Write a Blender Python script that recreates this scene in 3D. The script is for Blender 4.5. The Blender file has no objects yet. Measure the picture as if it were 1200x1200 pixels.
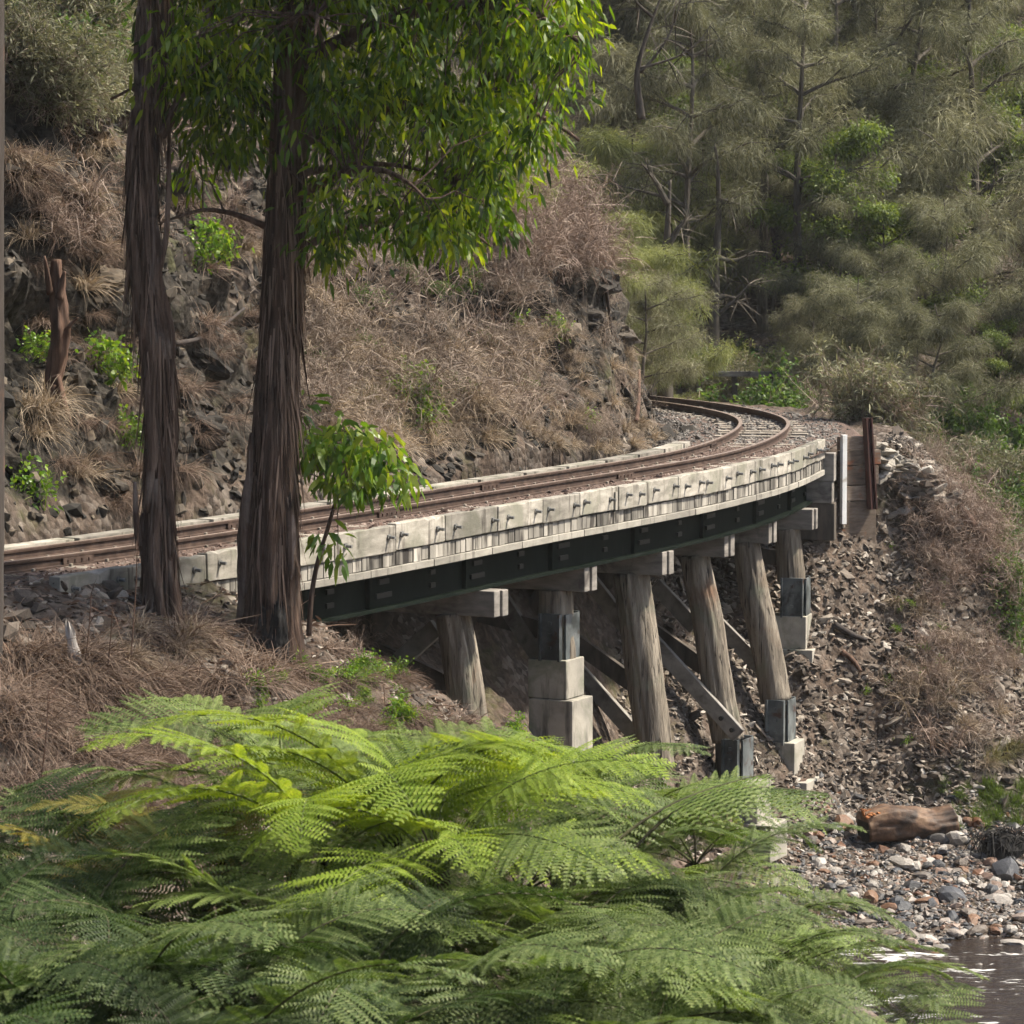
import bpy, math, random
import numpy as np
from mathutils import Vector, Matrix
from mathutils.bvhtree import BVHTree

random.seed(11)
rng = np.random.default_rng(11)
SC = bpy.context.scene
COL = SC.collection
PI = math.pi
R = math.radians

# ------------------------------------------------------------------ camera
F = 4200.0           # focal length in pixels of a 1200 px wide picture
EYE = 3.7            # camera height above the rails
PITCH = math.atan(357 / F)
cam_data = bpy.data.cameras.new('camera')
cam = bpy.data.objects.new('camera', cam_data)
COL.objects.link(cam)
cam.location = (0, 0, EYE)
cam.rotation_euler = (PI / 2 - PITCH, 0, 0)
cam_data.sensor_width = 36
cam_data.lens = 36 * F / 1200
cam_data.clip_start = 0.5
cam_data.clip_end = 1500
cam_data.dof.use_dof = True
cam_data.dof.focus_distance = 46
cam_data.dof.aperture_fstop = 7
SC.camera = cam


def ray(px, py):
    dx, dy = (px - 600) / F, -(py - 600) / F
    d = np.array([dx, math.cos(PITCH) + dy * math.sin(PITCH), -math.sin(PITCH) + dy * math.cos(PITCH)])
    return d


def on_z(px, py, z):
    d = ray(px, py)
    t = (z - EYE) / d[2]
    return np.array([d[0] * t, d[1] * t, z])


def on_y(px, py, y):
    d = ray(px, py)
    t = y / d[1]
    return np.array([d[0] * t, y, EYE + d[2] * t])


# ------------------------------------------------------------------ objects
def tag(o, label=None, cat=None, group=None, kind=None):
    if label: o['label'] = label
    if cat: o['category'] = cat
    if group: o['group'] = group
    if kind: o['kind'] = kind
    elif cat: o['kind'] = 'thing'
    return o


def thing(name, label, cat, loc=(0, 0, 0), rotz=0, group=None):
    o = bpy.data.objects.new(name, None)
    o.empty_display_size = .2
    COL.objects.link(o)
    o.location = loc
    o.rotation_euler = (0, 0, rotz)
    return tag(o, label, cat, group)


def copy_tree(root, loc, rotz=0, scale=1, label=None, group=None):
    r = root.copy()
    COL.objects.link(r)
    r.location = loc
    r.rotation_euler = (0, 0, rotz)
    r.scale = (scale,) * 3 if not isinstance(scale, (tuple, list)) else scale
    if label: r['label'] = label
    if group: r['group'] = group
    for ch in list(root.children):
        c = ch.copy()
        COL.objects.link(c)
        c.parent = r
        for g in ch.children:
            d = g.copy()
            COL.objects.link(d)
            d.parent = c
    return r


class MB:
    """collects geometry, then links it as ONE mesh object"""
    def __init__(s):
        s.v, s.f, s.m, s.t, s.n = [], [], [], [], 0

    def add(s, v, f, mi=0, tint=.5):
        v = np.asarray(v, float).reshape(-1, 3)
        fl = f if isinstance(f, list) and len(f) and isinstance(f[0], np.ndarray) and f[0].ndim == 2 else [np.asarray(f)]
        for a in fl:
            if len(a):
                s.f.append(a.astype(np.int64) + s.n)
                s.m.append(np.full(len(a), mi, np.int32))
        s.v.append(v)
        t = np.asarray(tint, float)
        s.t.append(np.full(len(v), float(t)) if t.ndim == 0 else t)
        s.n += len(v)
        return s

    def box(s, c, x, y, z, mi=0, tint=.5):
        """box with centre c and half-extent vectors x, y, z"""
        c, x, y, z = [np.asarray(a, float) for a in (c, x, y, z)]
        v = [c + a * x + b * y + d * z for d in (-1, 1) for b in (-1, 1) for a in (-1, 1)]
        f = np.array([[0, 2, 3, 1], [4, 5, 7, 6], [0, 1, 5, 4], [2, 6, 7, 3], [0, 4, 6, 2], [1, 3, 7, 5]])
        return s.add(v, f, mi, tint)

    def mesh(s, name, mats, smooth=False):
        me = bpy.data.meshes.new(name)
        v = np.concatenate(s.v)
        me.vertices.add(len(v))
        me.vertices.foreach_set('co', v.astype(np.float32).ravel())
        lens = np.concatenate([np.full(len(a), a.shape[1], np.int32) for a in s.f])
        loops = np.concatenate([a.ravel() for a in s.f]).astype(np.int32)
        starts = np.concatenate([[0], np.cumsum(lens)[:-1]]).astype(np.int32)
        me.loops.add(len(loops))
        me.loops.foreach_set('vertex_index', loops)
        me.polygons.add(len(lens))
        me.polygons.foreach_set('loop_start', starts)
        me.polygons.foreach_set('material_index', np.concatenate(s.m))
        me.polygons.foreach_set('use_smooth', np.full(len(lens), smooth))
        at = me.attributes.new('tint', 'FLOAT', 'POINT')
        at.data.foreach_set('value', np.concatenate(s.t).astype(np.float32))
        for m in (mats if isinstance(mats, (list, tuple)) else [mats]):
            me.materials.append(m)
        me.update(calc_edges=True)
        return me

    def build(s, name, mats, parent=None, smooth=False, loc=None, bevel=0):
        o = bpy.data.objects.new(name, s.mesh(name, mats, smooth))
        COL.objects.link(o)
        if parent: o.parent = parent
        if loc is not None: o.location = loc
        if bevel:
            b = o.modifiers.new('bevel', 'BEVEL')
            b.width = bevel
            b.segments = 2
        return o


def link(name, me, parent=None, loc=None):
    o = bpy.data.objects.new(name, me)
    COL.objects.link(o)
    if parent: o.parent = parent
    if loc is not None: o.location = loc
    return o


def norm(a):
    a = np.asarray(a, float)
    return a / np.maximum(np.linalg.norm(a, axis=-1, keepdims=True), 1e-9)


# ------------------------------------------------------------------ noise
def _h(ix, iy, iz, seed):
    h = (ix * 374761393 + iy * 668265263 + iz * 1440662683 + seed * 974711 + 12345) & 0xffffffff
    h = ((h ^ (h >> 13)) * 1274126177) & 0xffffffff
    return ((h ^ (h >> 16)) & 0xffffff) / 16777216.0


def vn(x, y, z=0, seed=0):
    x, y, z = np.broadcast_arrays(np.asarray(x, float), np.asarray(y, float), np.asarray(z, float))
    ix, iy, iz = [np.floor(a).astype(np.int64) for a in (x, y, z)]
    fx, fy, fz = x - ix, y - iy, z - iz
    fx, fy, fz = [a * a * (3 - 2 * a) for a in (fx, fy, fz)]
    r = 0
    for a in (0, 1):
        for b in (0, 1):
            for c in (0, 1):
                w = (fx if a else 1 - fx) * (fy if b else 1 - fy) * (fz if c else 1 - fz)
                r = r + w * _h(ix + a, iy + b, iz + c, seed)
    return r * 2 - 1


def fbm(x, y, z=0, seed=0, oct=4, gain=.5):
    s, a, f = 0, 1.0, 1.0
    for i in range(oct):
        s = s + a * vn(np.asarray(x) * f, np.asarray(y) * f, np.asarray(z) * f, seed + i * 17)
        a *= gain
        f *= 2.03
    return s


# ------------------------------------------------------------------ materials
def new_mat(name):
    m = bpy.data.materials.new(name)
    m.use_nodes = True
    nt = m.node_tree
    nt.nodes.clear()
    out = nt.nodes.new('ShaderNodeOutputMaterial')
    return m, nt, out


class N:
    def __init__(s, nt): s.nt = nt
    def __call__(s, t, ins=None, **kw):
        n = s.nt.nodes.new('ShaderNode' + t)
        for k, v in kw.items(): setattr(n, k, v)
        for k, v in (ins or {}).items():
            if hasattr(v, 'is_output') or isinstance(v, bpy.types.NodeSocket): s.nt.links.new(v, n.inputs[k])
            else: n.inputs[k].default_value = v
        return n
    def ramp(s, fac, stops, interp='LINEAR'):
        n = s.nt.nodes.new('ShaderNodeValToRGB')
        n.color_ramp.interpolation = interp
        els = n.color_ramp.elements
        while len(els) < len(stops): els.new(.5)
        for e, (p, c) in zip(els, stops):
            e.position = p
            e.color = (*c, 1) if len(c) == 3 else c
        s.nt.links.new(fac, n.inputs[0])
        return n.outputs[0]
    def mix(s, fac, a, b, mode='MIX'):
        n = s.nt.nodes.new('ShaderNodeMix')
        n.data_type = 'RGBA'
        n.blend_type = mode
        for i, v in ((0, fac), (6, a), (7, b)):
            if isinstance(v, bpy.types.NodeSocket): s.nt.links.new(v, n.inputs[i])
            elif i == 0: n.inputs[0].default_value = v
            else: n.inputs[i].default_value = (*v, 1)
        return n.outputs[2]
    def math(s, op, a, b=0.0, c=0.0):
        n = s.nt.nodes.new('ShaderNodeMath')
        n.operation = op
        for i, v in enumerate((a, b, c)):
            if isinstance(v, bpy.types.NodeSocket): s.nt.links.new(v, n.inputs[i])
            else: n.inputs[i].default_value = v
        return n.outputs[0]
    def noise(s, vec, scale, detail=4, rough=.55, dist=0):
        return s('TexNoise', {'Vector': vec, 'Scale': scale, 'Detail': detail, 'Roughness': rough, 'Distortion': dist}).outputs[0]
    def coord(s, which='Object', scale=(1, 1, 1)):
        c = s('TexCoord').outputs[which]
        return s('Mapping', {'Vector': c, 'Scale': scale}).outputs[0]


def surf_mat(name, cols, scale=5, stretch=(1, 1, 1), rough=.8, bump=.3, dist=.01, patch=None, tint=0, detail=6, spec=.3, metal=0, streak=None, objrand=.0):
    """noise coloured surface: cols = ramp colours, patch = (colour, scale, lo, hi), streak = (colour, scale, stretch, lo, hi)"""
    m, nt, out = new_mat(name)
    n = N(nt)
    co = n.coord('Object', stretch)
    f = n.noise(co, scale, detail, .6, .3)
    k = len(cols)
    c = n.ramp(f, [(.28 + .44 * i / max(1, k - 1), col) for i, col in enumerate(cols)])
    if patch:
        for (pc, ps, lo, hi) in (patch if isinstance(patch, list) else [patch]):
            g = n.noise(n.coord('Object'), ps, 5, .6, .5)
            msk = n.ramp(g, [(lo, (0, 0, 0)), (hi, (1, 1, 1))])
            c = n.mix(msk, c, pc)
    if streak:
        sc_, ss, sst, lo, hi = streak
        g = n.noise(n.coord('Object', sst), ss, 4, .6)
        msk = n.ramp(g, [(lo, (0, 0, 0)), (hi, (1, 1, 1))])
        c = n.mix(msk, c, sc_)
    if tint:
        a = n('Attribute', attribute_name='tint').outputs['Fac']
        v = n.math('MULTIPLY_ADD', a, tint, 1 - tint * .5)
        c = n.mix(1.0, c, n('CombineColor', {0: v, 1: v, 2: v}).outputs[0], 'MULTIPLY')
    if objrand:
        v = n.math('MULTIPLY_ADD', n('ObjectInfo').outputs['Random'], objrand, 1 - objrand * .5)
        c = n.mix(1.0, c, n('CombineColor', {0: v, 1: v, 2: v}).outputs[0], 'MULTIPLY')
    b = n('Bump', {'Height': n.noise(co, scale * 2.2, 8, .65), 'Strength': bump, 'Distance': dist})
    p = n('BsdfPrincipled', {'Base Color': c, 'Roughness': rough, 'Specular IOR Level': spec, 'Metallic': metal, 'Normal': b.outputs[0]})
    nt.links.new(p.outputs[0], out.inputs[0])
    return m


def leaf_mat(name, dark, mid, light, trans=None, tf=.4, rough=.5, patch=None, spec=.35, objrand=.35):
    m, nt, out = new_mat(name)
    n = N(nt)
    a = n('Attribute', attribute_name='tint').outputs['Fac']
    c = n.ramp(a, [(0, dark), (.5, mid), (1, light)])
    if patch:
        pc, ps, lo, hi = patch
        g = n.noise(n('TexCoord').outputs['Object'], ps, 3, .6)
        c = n.mix(n.ramp(g, [(lo, (0, 0, 0)), (hi, (1, 1, 1))]), c, pc)
    v = n.math('MULTIPLY_ADD', n('ObjectInfo').outputs['Random'], objrand, 1 - objrand * .5)
    c = n.mix(1.0, c, n('CombineColor', {0: v, 1: v, 2: v}).outputs[0], 'MULTIPLY')
    p = n('BsdfPrincipled', {'Base Color': c, 'Roughness': rough, 'Specular IOR Level': spec})
    if trans is None:
        nt.links.new(p.outputs[0], out.inputs[0])
    else:
        tc = n.mix(1.0, c, trans, 'MULTIPLY')
        t = n('BsdfTranslucent', {'Color': tc})
        mx = n('MixShader', {0: tf, 1: p.outputs[0], 2: t.outputs[0]})
        nt.links.new(mx.outputs[0], out.inputs[0])
    return m


M = {}
M['kerb'] = surf_mat('weathered timber', [(.15, .14, .12), (.30, .28, .24), (.42, .395, .345)], 3, (1, 1, 3), .85, .5, .012,
                     patch=[((.20, .195, .155), 1.7, .48, .62), ((.12, .11, .09), 3.1, .58, .70)], streak=((.07, .06, .05), 7, (1, 1, .12), .56, .70), tint=.6)
M['deck_end'] = surf_mat('stained deck timber', [(.13, .12, .105), (.25, .235, .205), (.36, .34, .30)], 3, (2.5, 2.5, .3), .88, .4, .008,
                         streak=((.045, .04, .035), 5, (1, 1, .15), .5, .62), tint=1.1)
M['lip'] = surf_mat('grey timber edge', [(.22, .21, .18), (.34, .32, .28)], 4, (1, 1, 3), .88, .35, .008, tint=.4, streak=((.10, .09, .08), 6, (1, 1, .2), .58, .7))
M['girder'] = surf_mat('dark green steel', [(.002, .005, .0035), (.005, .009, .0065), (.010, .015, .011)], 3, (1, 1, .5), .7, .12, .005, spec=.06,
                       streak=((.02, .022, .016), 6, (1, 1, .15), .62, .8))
M['plate'] = surf_mat('black steel plate', [(.006, .008, .007), (.015, .018, .016)], 6, rough=.5, bump=.1)
M['cap'] = surf_mat('grey hewn timber', [(.11, .10, .09), (.21, .195, .175), (.30, .28, .25)], 2.5, (1, 1, 4), .85, .5, .012, patch=((.05, .045, .04), 2.2, .56, .72), tint=.2)
M['pile'] = surf_mat('weathered log', [(.07, .058, .045), (.19, .163, .128), (.33, .295, .24)], 3.2, (2.6, 2.6, .22), .85, .9, .03,
                     patch=[((.16, .165, .12), 1.4, .54, .7), ((.14, .08, .05), 1.1, .6, .75)], streak=((.03, .025, .02), 9, (2.5, 2.5, .10), .57, .65))
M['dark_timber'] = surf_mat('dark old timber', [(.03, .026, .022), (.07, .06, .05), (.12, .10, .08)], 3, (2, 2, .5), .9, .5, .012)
M['brace'] = surf_mat('grey brace timber', [(.12, .11, .10), (.21, .20, .18), (.28, .265, .24)], 4, (1, 1, 1), .85, .3, .008, patch=((.08, .07, .06), 2, .55, .7))
M['concrete'] = surf_mat('weathered concrete', [(.22, .21, .18), (.33, .31, .265), (.42, .39, .33)], 2, (1, 1, 1), .9, .3, .008,
                         patch=((.16, .17, .12), 1.5, .52, .7), streak=((.11, .105, .09), 5, (1, 1, .18), .57, .7))
M['sleeve'] = surf_mat('blue grey steel', [(.05, .06, .064), (.11, .125, .128), (.19, .205, .20)], 3, (1, 1, .6), .6, .2, .006, patch=[((.06, .03, .02), 5, .56, .66), ((.02, .025, .025), 1.5, .5, .64)])
M['rust'] = surf_mat('rusty rail', [(.03, .019, .014), (.06, .038, .029), (.10, .068, .052)], 7, (1, 1, 1), .75, .3, .004, spec=.3)
M['railtop'] = surf_mat('worn rail head', [(.16, .12, .095), (.25, .195, .16)], 8, rough=.5, bump=.1, spec=.5)
M['steelpost'] = surf_mat('dark rust post', [(.035, .014, .012), (.07, .028, .022)], 6, rough=.7)
M['white'] = surf_mat('white paint', [(.62, .64, .63), (.78, .79, .78)], 4, rough=.6, bump=.1, patch=((.4, .38, .33), 5, .62, .75))
M['wallboard'] = surf_mat('old brown boards', [(.075, .055, .042), (.15, .115, .088), (.23, .19, .155)], 4, (1, 1, 5), .9, .5, .012, patch=((.22, .075, .03), 2.6, .58, .68), tint=.5)
M['sleeper'] = surf_mat('old sleeper', [(.13, .11, .09), (.25, .22, .18), (.35, .31, .26)], 6, (1, 1, 1), .9, .5, .01)
M['bolt'] = surf_mat('galvanised bolt', [(.10, .10, .095), (.22, .22, .21)], 9, rough=.6, bump=.1)
M['bark'] = surf_mat('brown gum bark', [(.018, .011, .008), (.088, .055, .040), (.20, .135, .10)], 3.5, (3, 3, .35), .9, 1, .05, streak=((.17, .13, .105), 8, (3.2, 3.2, .12), .585, .68),
                     patch=[((.11, .078, .06), 1.3, .55, .7), ((.02, .014, .011), 2.1, .6, .72)])
M['bark_grey'] = surf_mat('shaggy grey brown bark', [(.022, .014, .010), (.11, .073, .055), (.26, .19, .148)], 3.5, (3, 3, .28), .9, 1, .05, streak=((.26, .205, .17), 7, (3, 3, .1), .575, .66),
                          patch=[((.21, .165, .135), 1.2, .57, .68), ((.02, .014, .012), 1.9, .58, .7)])
M['bark_pale'] = surf_mat('pale smooth bark', [(.025, .02, .018), (.06, .05, .044)], 4, (2, 2, .3), .85, .4, .01, patch=((.12, .07, .05), 1.5, .58, .7))
M['bark_far'] = surf_mat('dark far bark', [(.03, .025, .02), (.085, .072, .058), (.17, .148, .12)], 4, (2, 2, .4), .9, .5, .01)
M['bark_far_grey'] = surf_mat('grey far bark', [(.035, .029, .023), (.08, .069, .056), (.14, .124, .105)], 4, (2, 2, .4), .9, .5, .01)
M['snag'] = surf_mat('red brown dead wood', [(.035, .02, .013), (.10, .058, .04), (.19, .12, .085)], 4, (2, 2, .3), .85, .8, .02)
M['char'] = surf_mat('charred wood', [(.004, .004, .004), (.012, .011, .010), (.03, .027, .025)], 5, (2, 2, .6), .8, .9, .02)
M['log'] = surf_mat('wet brown log', [(.035, .02, .013), (.12, .07, .042), (.23, .15, .09)], 4, (1, 1, 1), .6, .7, .02, patch=((.03, .02, .015), 2.2, .5, .64))
M['rot'] = surf_mat('orange rotten wood', [(.12, .04, .015), (.28, .11, .04), (.36, .18, .08)], 9, rough=.9, bump=.9)
M['twig'] = leaf_mat('dry twigs', (.11, .085, .066), (.27, .215, .172), (.44, .37, .30), (1, .9, .8), .15, .8, spec=.15)
M['twig_red'] = leaf_mat('reddish dry twigs', (.10, .072, .058), (.25, .188, .15), (.42, .34, .285), (1, .85, .7), .15, .8, spec=.15)
M['straw'] = leaf_mat('dry straw', (.15, .115, .08), (.31, .245, .175), (.46, .38, .285), (1, .92, .75), .25, .7, spec=.2)
M['straw_brown'] = leaf_mat('brown dry grass', (.07, .047, .036), (.155, .112, .086), (.28, .215, .17), (1, .88, .75), .2, .8, spec=.15)
M['grass_green'] = leaf_mat('green grass', (.05, .075, .015), (.10, .15, .03), (.19, .23, .06), (1, 1.15, .5), .4, .6)
M['grass_mixed'] = leaf_mat('half dry grass', (.07, .075, .025), (.15, .14, .06), (.26, .22, .12), (1, 1, .6), .35, .6)
M['gum'] = leaf_mat('gum leaves', (.012, .030, .003), (.048, .104, .008), (.15, .215, .018), (3.2, 2.6, .6), .46, .45, spec=.32)
M['sapling'] = leaf_mat('fresh sapling leaves', (.045, .11, .012), (.10, .20, .02), (.22, .29, .035), (1.9, 1.7, .7), .42, .4, spec=.4)
M['shrub_leaf'] = leaf_mat('shrub leaves', (.03, .06, .012), (.065, .12, .025), (.13, .19, .05), (1.6, 1.6, .7), .4, .5)
M['olive'] = leaf_mat('olive feathery leaves', (.068, .072, .042), (.16, .16, .098), (.28, .28, .18), (1.2, 1.2, .8), .3, .6, objrand=.5, spec=.2)
M['grey_leaf'] = leaf_mat('grey green feathery leaves', (.10, .10, .06), (.205, .20, .125), (.33, .32, .21), (1.1, 1.1, .8), .3, .6, objrand=.4, spec=.2)
M['brown_leaf'] = leaf_mat('brown feathery leaves', (.085, .068, .048), (.165, .135, .098), (.27, .225, .165), (1.1, 1, .8), .3, .7, objrand=.4, spec=.15)
M['green_leaf'] = leaf_mat('mid green leaves', (.042, .072, .016), (.11, .155, .038), (.21, .25, .07), (1.5, 1.5, .6), .38, .5, objrand=.4)
M['wattle'] = leaf_mat('pale green wattle leaves', (.09, .11, .042), (.20, .22, .088), (.33, .35, .16), (1.4, 1.4, .7), .38, .6, objrand=.3)
M['fern'] = leaf_mat('fern green', (.028, .052, .011), (.078, .116, .030), (.19, .225, .085), (1.3, 1.5, .6), .3, .55, spec=.25, objrand=.35)
M['fern_light'] = leaf_mat('light fern green', (.060, .105, .022), (.128, .182, .046), (.25, .30, .10), (1.4, 1.5, .6), .35, .55, spec=.25, objrand=.25)
M['fern_lime'] = leaf_mat('lime young fern', (.10, .165, .018), (.185, .265, .036), (.30, .365, .07), (1.6, 1.5, .6), .42, .55, spec=.22, objrand=.2)
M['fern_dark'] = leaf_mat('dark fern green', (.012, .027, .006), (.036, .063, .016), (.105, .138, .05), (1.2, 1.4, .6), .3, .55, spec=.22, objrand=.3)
M['fern_old'] = leaf_mat('yellowing fern', (.07, .075, .012), (.15, .14, .025), (.24, .20, .05), (1.4, 1.2, .5), .38, .5, objrand=.4)
M['fern_dead'] = leaf_mat('dead fern brown', (.06, .035, .02), (.14, .085, .05), (.22, .145, .09), (1, .8, .5), .2, .8, spec=.1)
M['stipe'] = surf_mat('dark fern stalk', [(.02, .017, .009), (.055, .05, .022), (.10, .10, .04)], 8, (1, 1, 1), .6, .2)
M['stipe_green'] = surf_mat('green fern stalk', [(.05, .07, .015), (.12, .15, .035)], 8, (1, 1, 1), .55, .2)
M['caudex'] = surf_mat('fibrous fern trunk', [(.012, .008, .005), (.035, .024, .016)], 12, (1, 1, .4), .95, 1, .03)
M['litter'] = leaf_mat('dead leaves', (.06, .038, .026), (.16, .10, .07), (.36, .28, .22), (1, .85, .7), .15, .75, spec=.2)


def stone_mat(name, stops, rough=.8, scale=3):
    m, nt, out = new_mat(name)
    n = N(nt)
    a = n('Attribute', attribute_name='tint').outputs['Fac']
    r = n.math('ADD', a, n('ObjectInfo').outputs['Random'])
    r = n.math('FRACT', r)
    c = n.ramp(r, stops)
    co = n.coord('Object')
    g = n.noise(co, scale * 3, 6, .65)
    v = n.ramp(g, [(.3, (.55, .55, .55)), (.7, (1.25, 1.22, 1.18))])
    c = n.mix(1.0, c, v, 'MULTIPLY')
    b = n('Bump', {'Height': n.noise(co, scale * 6, 6, .65), 'Strength': .4, 'Distance': .02})
    p = n('BsdfPrincipled', {'Base Color': c, 'Roughness': rough, 'Specular IOR Level': .35, 'Normal': b.outputs[0]})
    nt.links.new(p.outputs[0], out.inputs[0])
    return m


M['rubble'] = stone_mat('bank rubble', [(0, (.045, .037, .030)), (.4, (.115, .094, .077)), (.7, (.19, .162, .135)), (.9, (.29, .26, .22)), (1, (.42, .39, .35))], .85)
M['slate'] = stone_mat('pale slate', [(0, (.16, .145, .12)), (.5, (.30, .28, .245)), (1, (.48, .46, .42))], .8)
M['ballast'] = stone_mat('brown ballast', [(0, (.06, .038, .03)), (.4, (.13, .085, .068)), (.75, (.20, .145, .12)), (1, (.34, .28, .24))], .85)
M['ballast_grey'] = stone_mat('grey ballast', [(0, (.06, .055, .05)), (.5, (.13, .12, .11)), (1, (.25, .235, .215))], .85)
M['creek'] = stone_mat('creek stone', [(0, (.03, .034, .042)), (.3, (.085, .085, .085)), (.5, (.14, .115, .093)), (.72, (.22, .20, .18)), (.85, (.15, .075, .042)), (1, (.40, .38, .35))], .45)
M['creek_grey'] = stone_mat('blue grey creek stone', [(0, (.03, .036, .046)), (1, (.10, .105, .115))], .4)
M['creek_pale'] = stone_mat('pale creek stone', [(0, (.22, .205, .185)), (1, (.44, .42, .39))], .5)
M['creek_rust'] = stone_mat('rust creek stone', [(0, (.11, .048, .024)), (1, (.20, .12, .075))], .5)
M['cliffrock'] = stone_mat('cliff rock', [(0, (.014, .013, .011)), (.4, (.034, .030, .025)), (.75, (.065, .055, .044)), (1, (.14, .115, .085))], .85, 2)  # dark rock, deepened further to carry the tree shade of the left cliff
# ------------------------------------------------------------------ track line
NEAR_PX = [(10, 658), (170, 638), (467, 593), (600, 572), (733, 551), (800, 541), (857, 530), (890, 520), (913, 509), (925, 500.5),
           (928, 494), (923, 489), (907, 483), (867, 475.5), (800, 466)]
near = np.array([on_z(x, y, 0)[:2] for x, y in NEAR_PX])
near = np.vstack([[[-15.5, 22.0], [-11.0, 28.8], [-7.6, 33.9]], near, [[1.6, 72.3], [-1.0, 74.6], [-5, 76.4], [-12, 78]]])


def resample(P, step):
    d = np.concatenate([[0], np.cumsum(np.linalg.norm(np.diff(P, axis=0), axis=1))])
    n = max(2, int(d[-1] / step) + 1)
    q = np.linspace(0, d[-1], n)
    return np.stack([np.interp(q, d, P[:, i]) for i in range(P.shape[1])], 1)


def bspline(P, sub=10):
    P = np.vstack([2 * P[0] - P[1], P, 2 * P[-1] - P[-2]])
    t = np.linspace(0, 1, sub, endpoint=False)[:, None]
    out = []
    for i in range(len(P) - 3):
        a, b, c, d = P[i:i + 4]
        out.append(((1 - t) ** 3 * a + (3 * t ** 3 - 6 * t ** 2 + 4) * b + (-3 * t ** 3 + 3 * t ** 2 + 3 * t + 1) * c + t ** 3 * d) / 6)
    return np.vstack(out)


near = resample(bspline(resample(near, 2.4)), .2)
tn = norm(np.gradient(near, axis=0))
nr = np.stack([tn[:, 1], -tn[:, 0]], 1)          # to the right / outside of the curve
GAUGE = .82
TC = near - nr * GAUGE / 2                          # centreline
TT, TN = tn, nr
TS = np.concatenate([[0], np.cumsum(np.linalg.norm(np.diff(TC, axis=0), axis=1))])


def at_s(s, off=0.0):
    """point at chainage s, offset to the outside by off; tangent; outside normal"""
    p = np.array([np.interp(s, TS, TC[:, i]) for i in (0, 1)])
    t = norm(np.array([np.interp(s, TS, TT[:, i]) for i in (0, 1)]))
    n = np.array([t[1], -t[0]])
    return p + n * off, t, n


def s_of(xy):
    d = ((TC - np.asarray(xy)[:2]) ** 2).sum(1)
    return TS[d.argmin()]


KERB_PX = [(70, 677), (163, 662), (217, 653), (280, 643), (400, 625), (523, 605), (633, 585), (727, 570), (797, 559), (860, 547), (933, 530), (970, 513)]
KZ = .03
kerb = np.array([on_z(x, y, KZ)[:2] for x, y in KERB_PX])
kerb = resample(bspline(resample(kerb, 1.9)), .1)
S_A = s_of(kerb[0])       # left end of the deck
S_B = s_of(kerb[-1])      # right end, the abutment
S_NB = S_A + 2.6          # left bank ends about here

# ------------------------------------------------------------------ terrain
def smax(a, b, k):
    h = np.clip(.5 + .5 * (a - b) / k, 0, 1)
    return b * (1 - h) + a * h + k * h * (1 - h)


def track_uv(X, Y):
    X, Y = np.ravel(X), np.ravel(Y)
    idx = np.zeros(len(X), int)
    P = TC
    for i in range(0, len(X), 20000):
        d = (X[i:i + 20000, None] - P[None, :, 0]) ** 2 + (Y[i:i + 20000, None] - P[None, :, 1]) ** 2
        idx[i:i + 20000] = d.argmin(1)
    dx, dy = X - P[idx, 0], Y - P[idx, 1]
    u = -(dx * TN[idx, 0] + dy * TN[idx, 1])
    dist = np.hypot(dx, dy)
    u = np.where(dist > np.abs(u) + .3, np.sign(u) * dist, u)
    return u, TS[idx], P[idx, 1], (dx * TT[idx, 0] + dy * TT[idx, 1])


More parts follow.
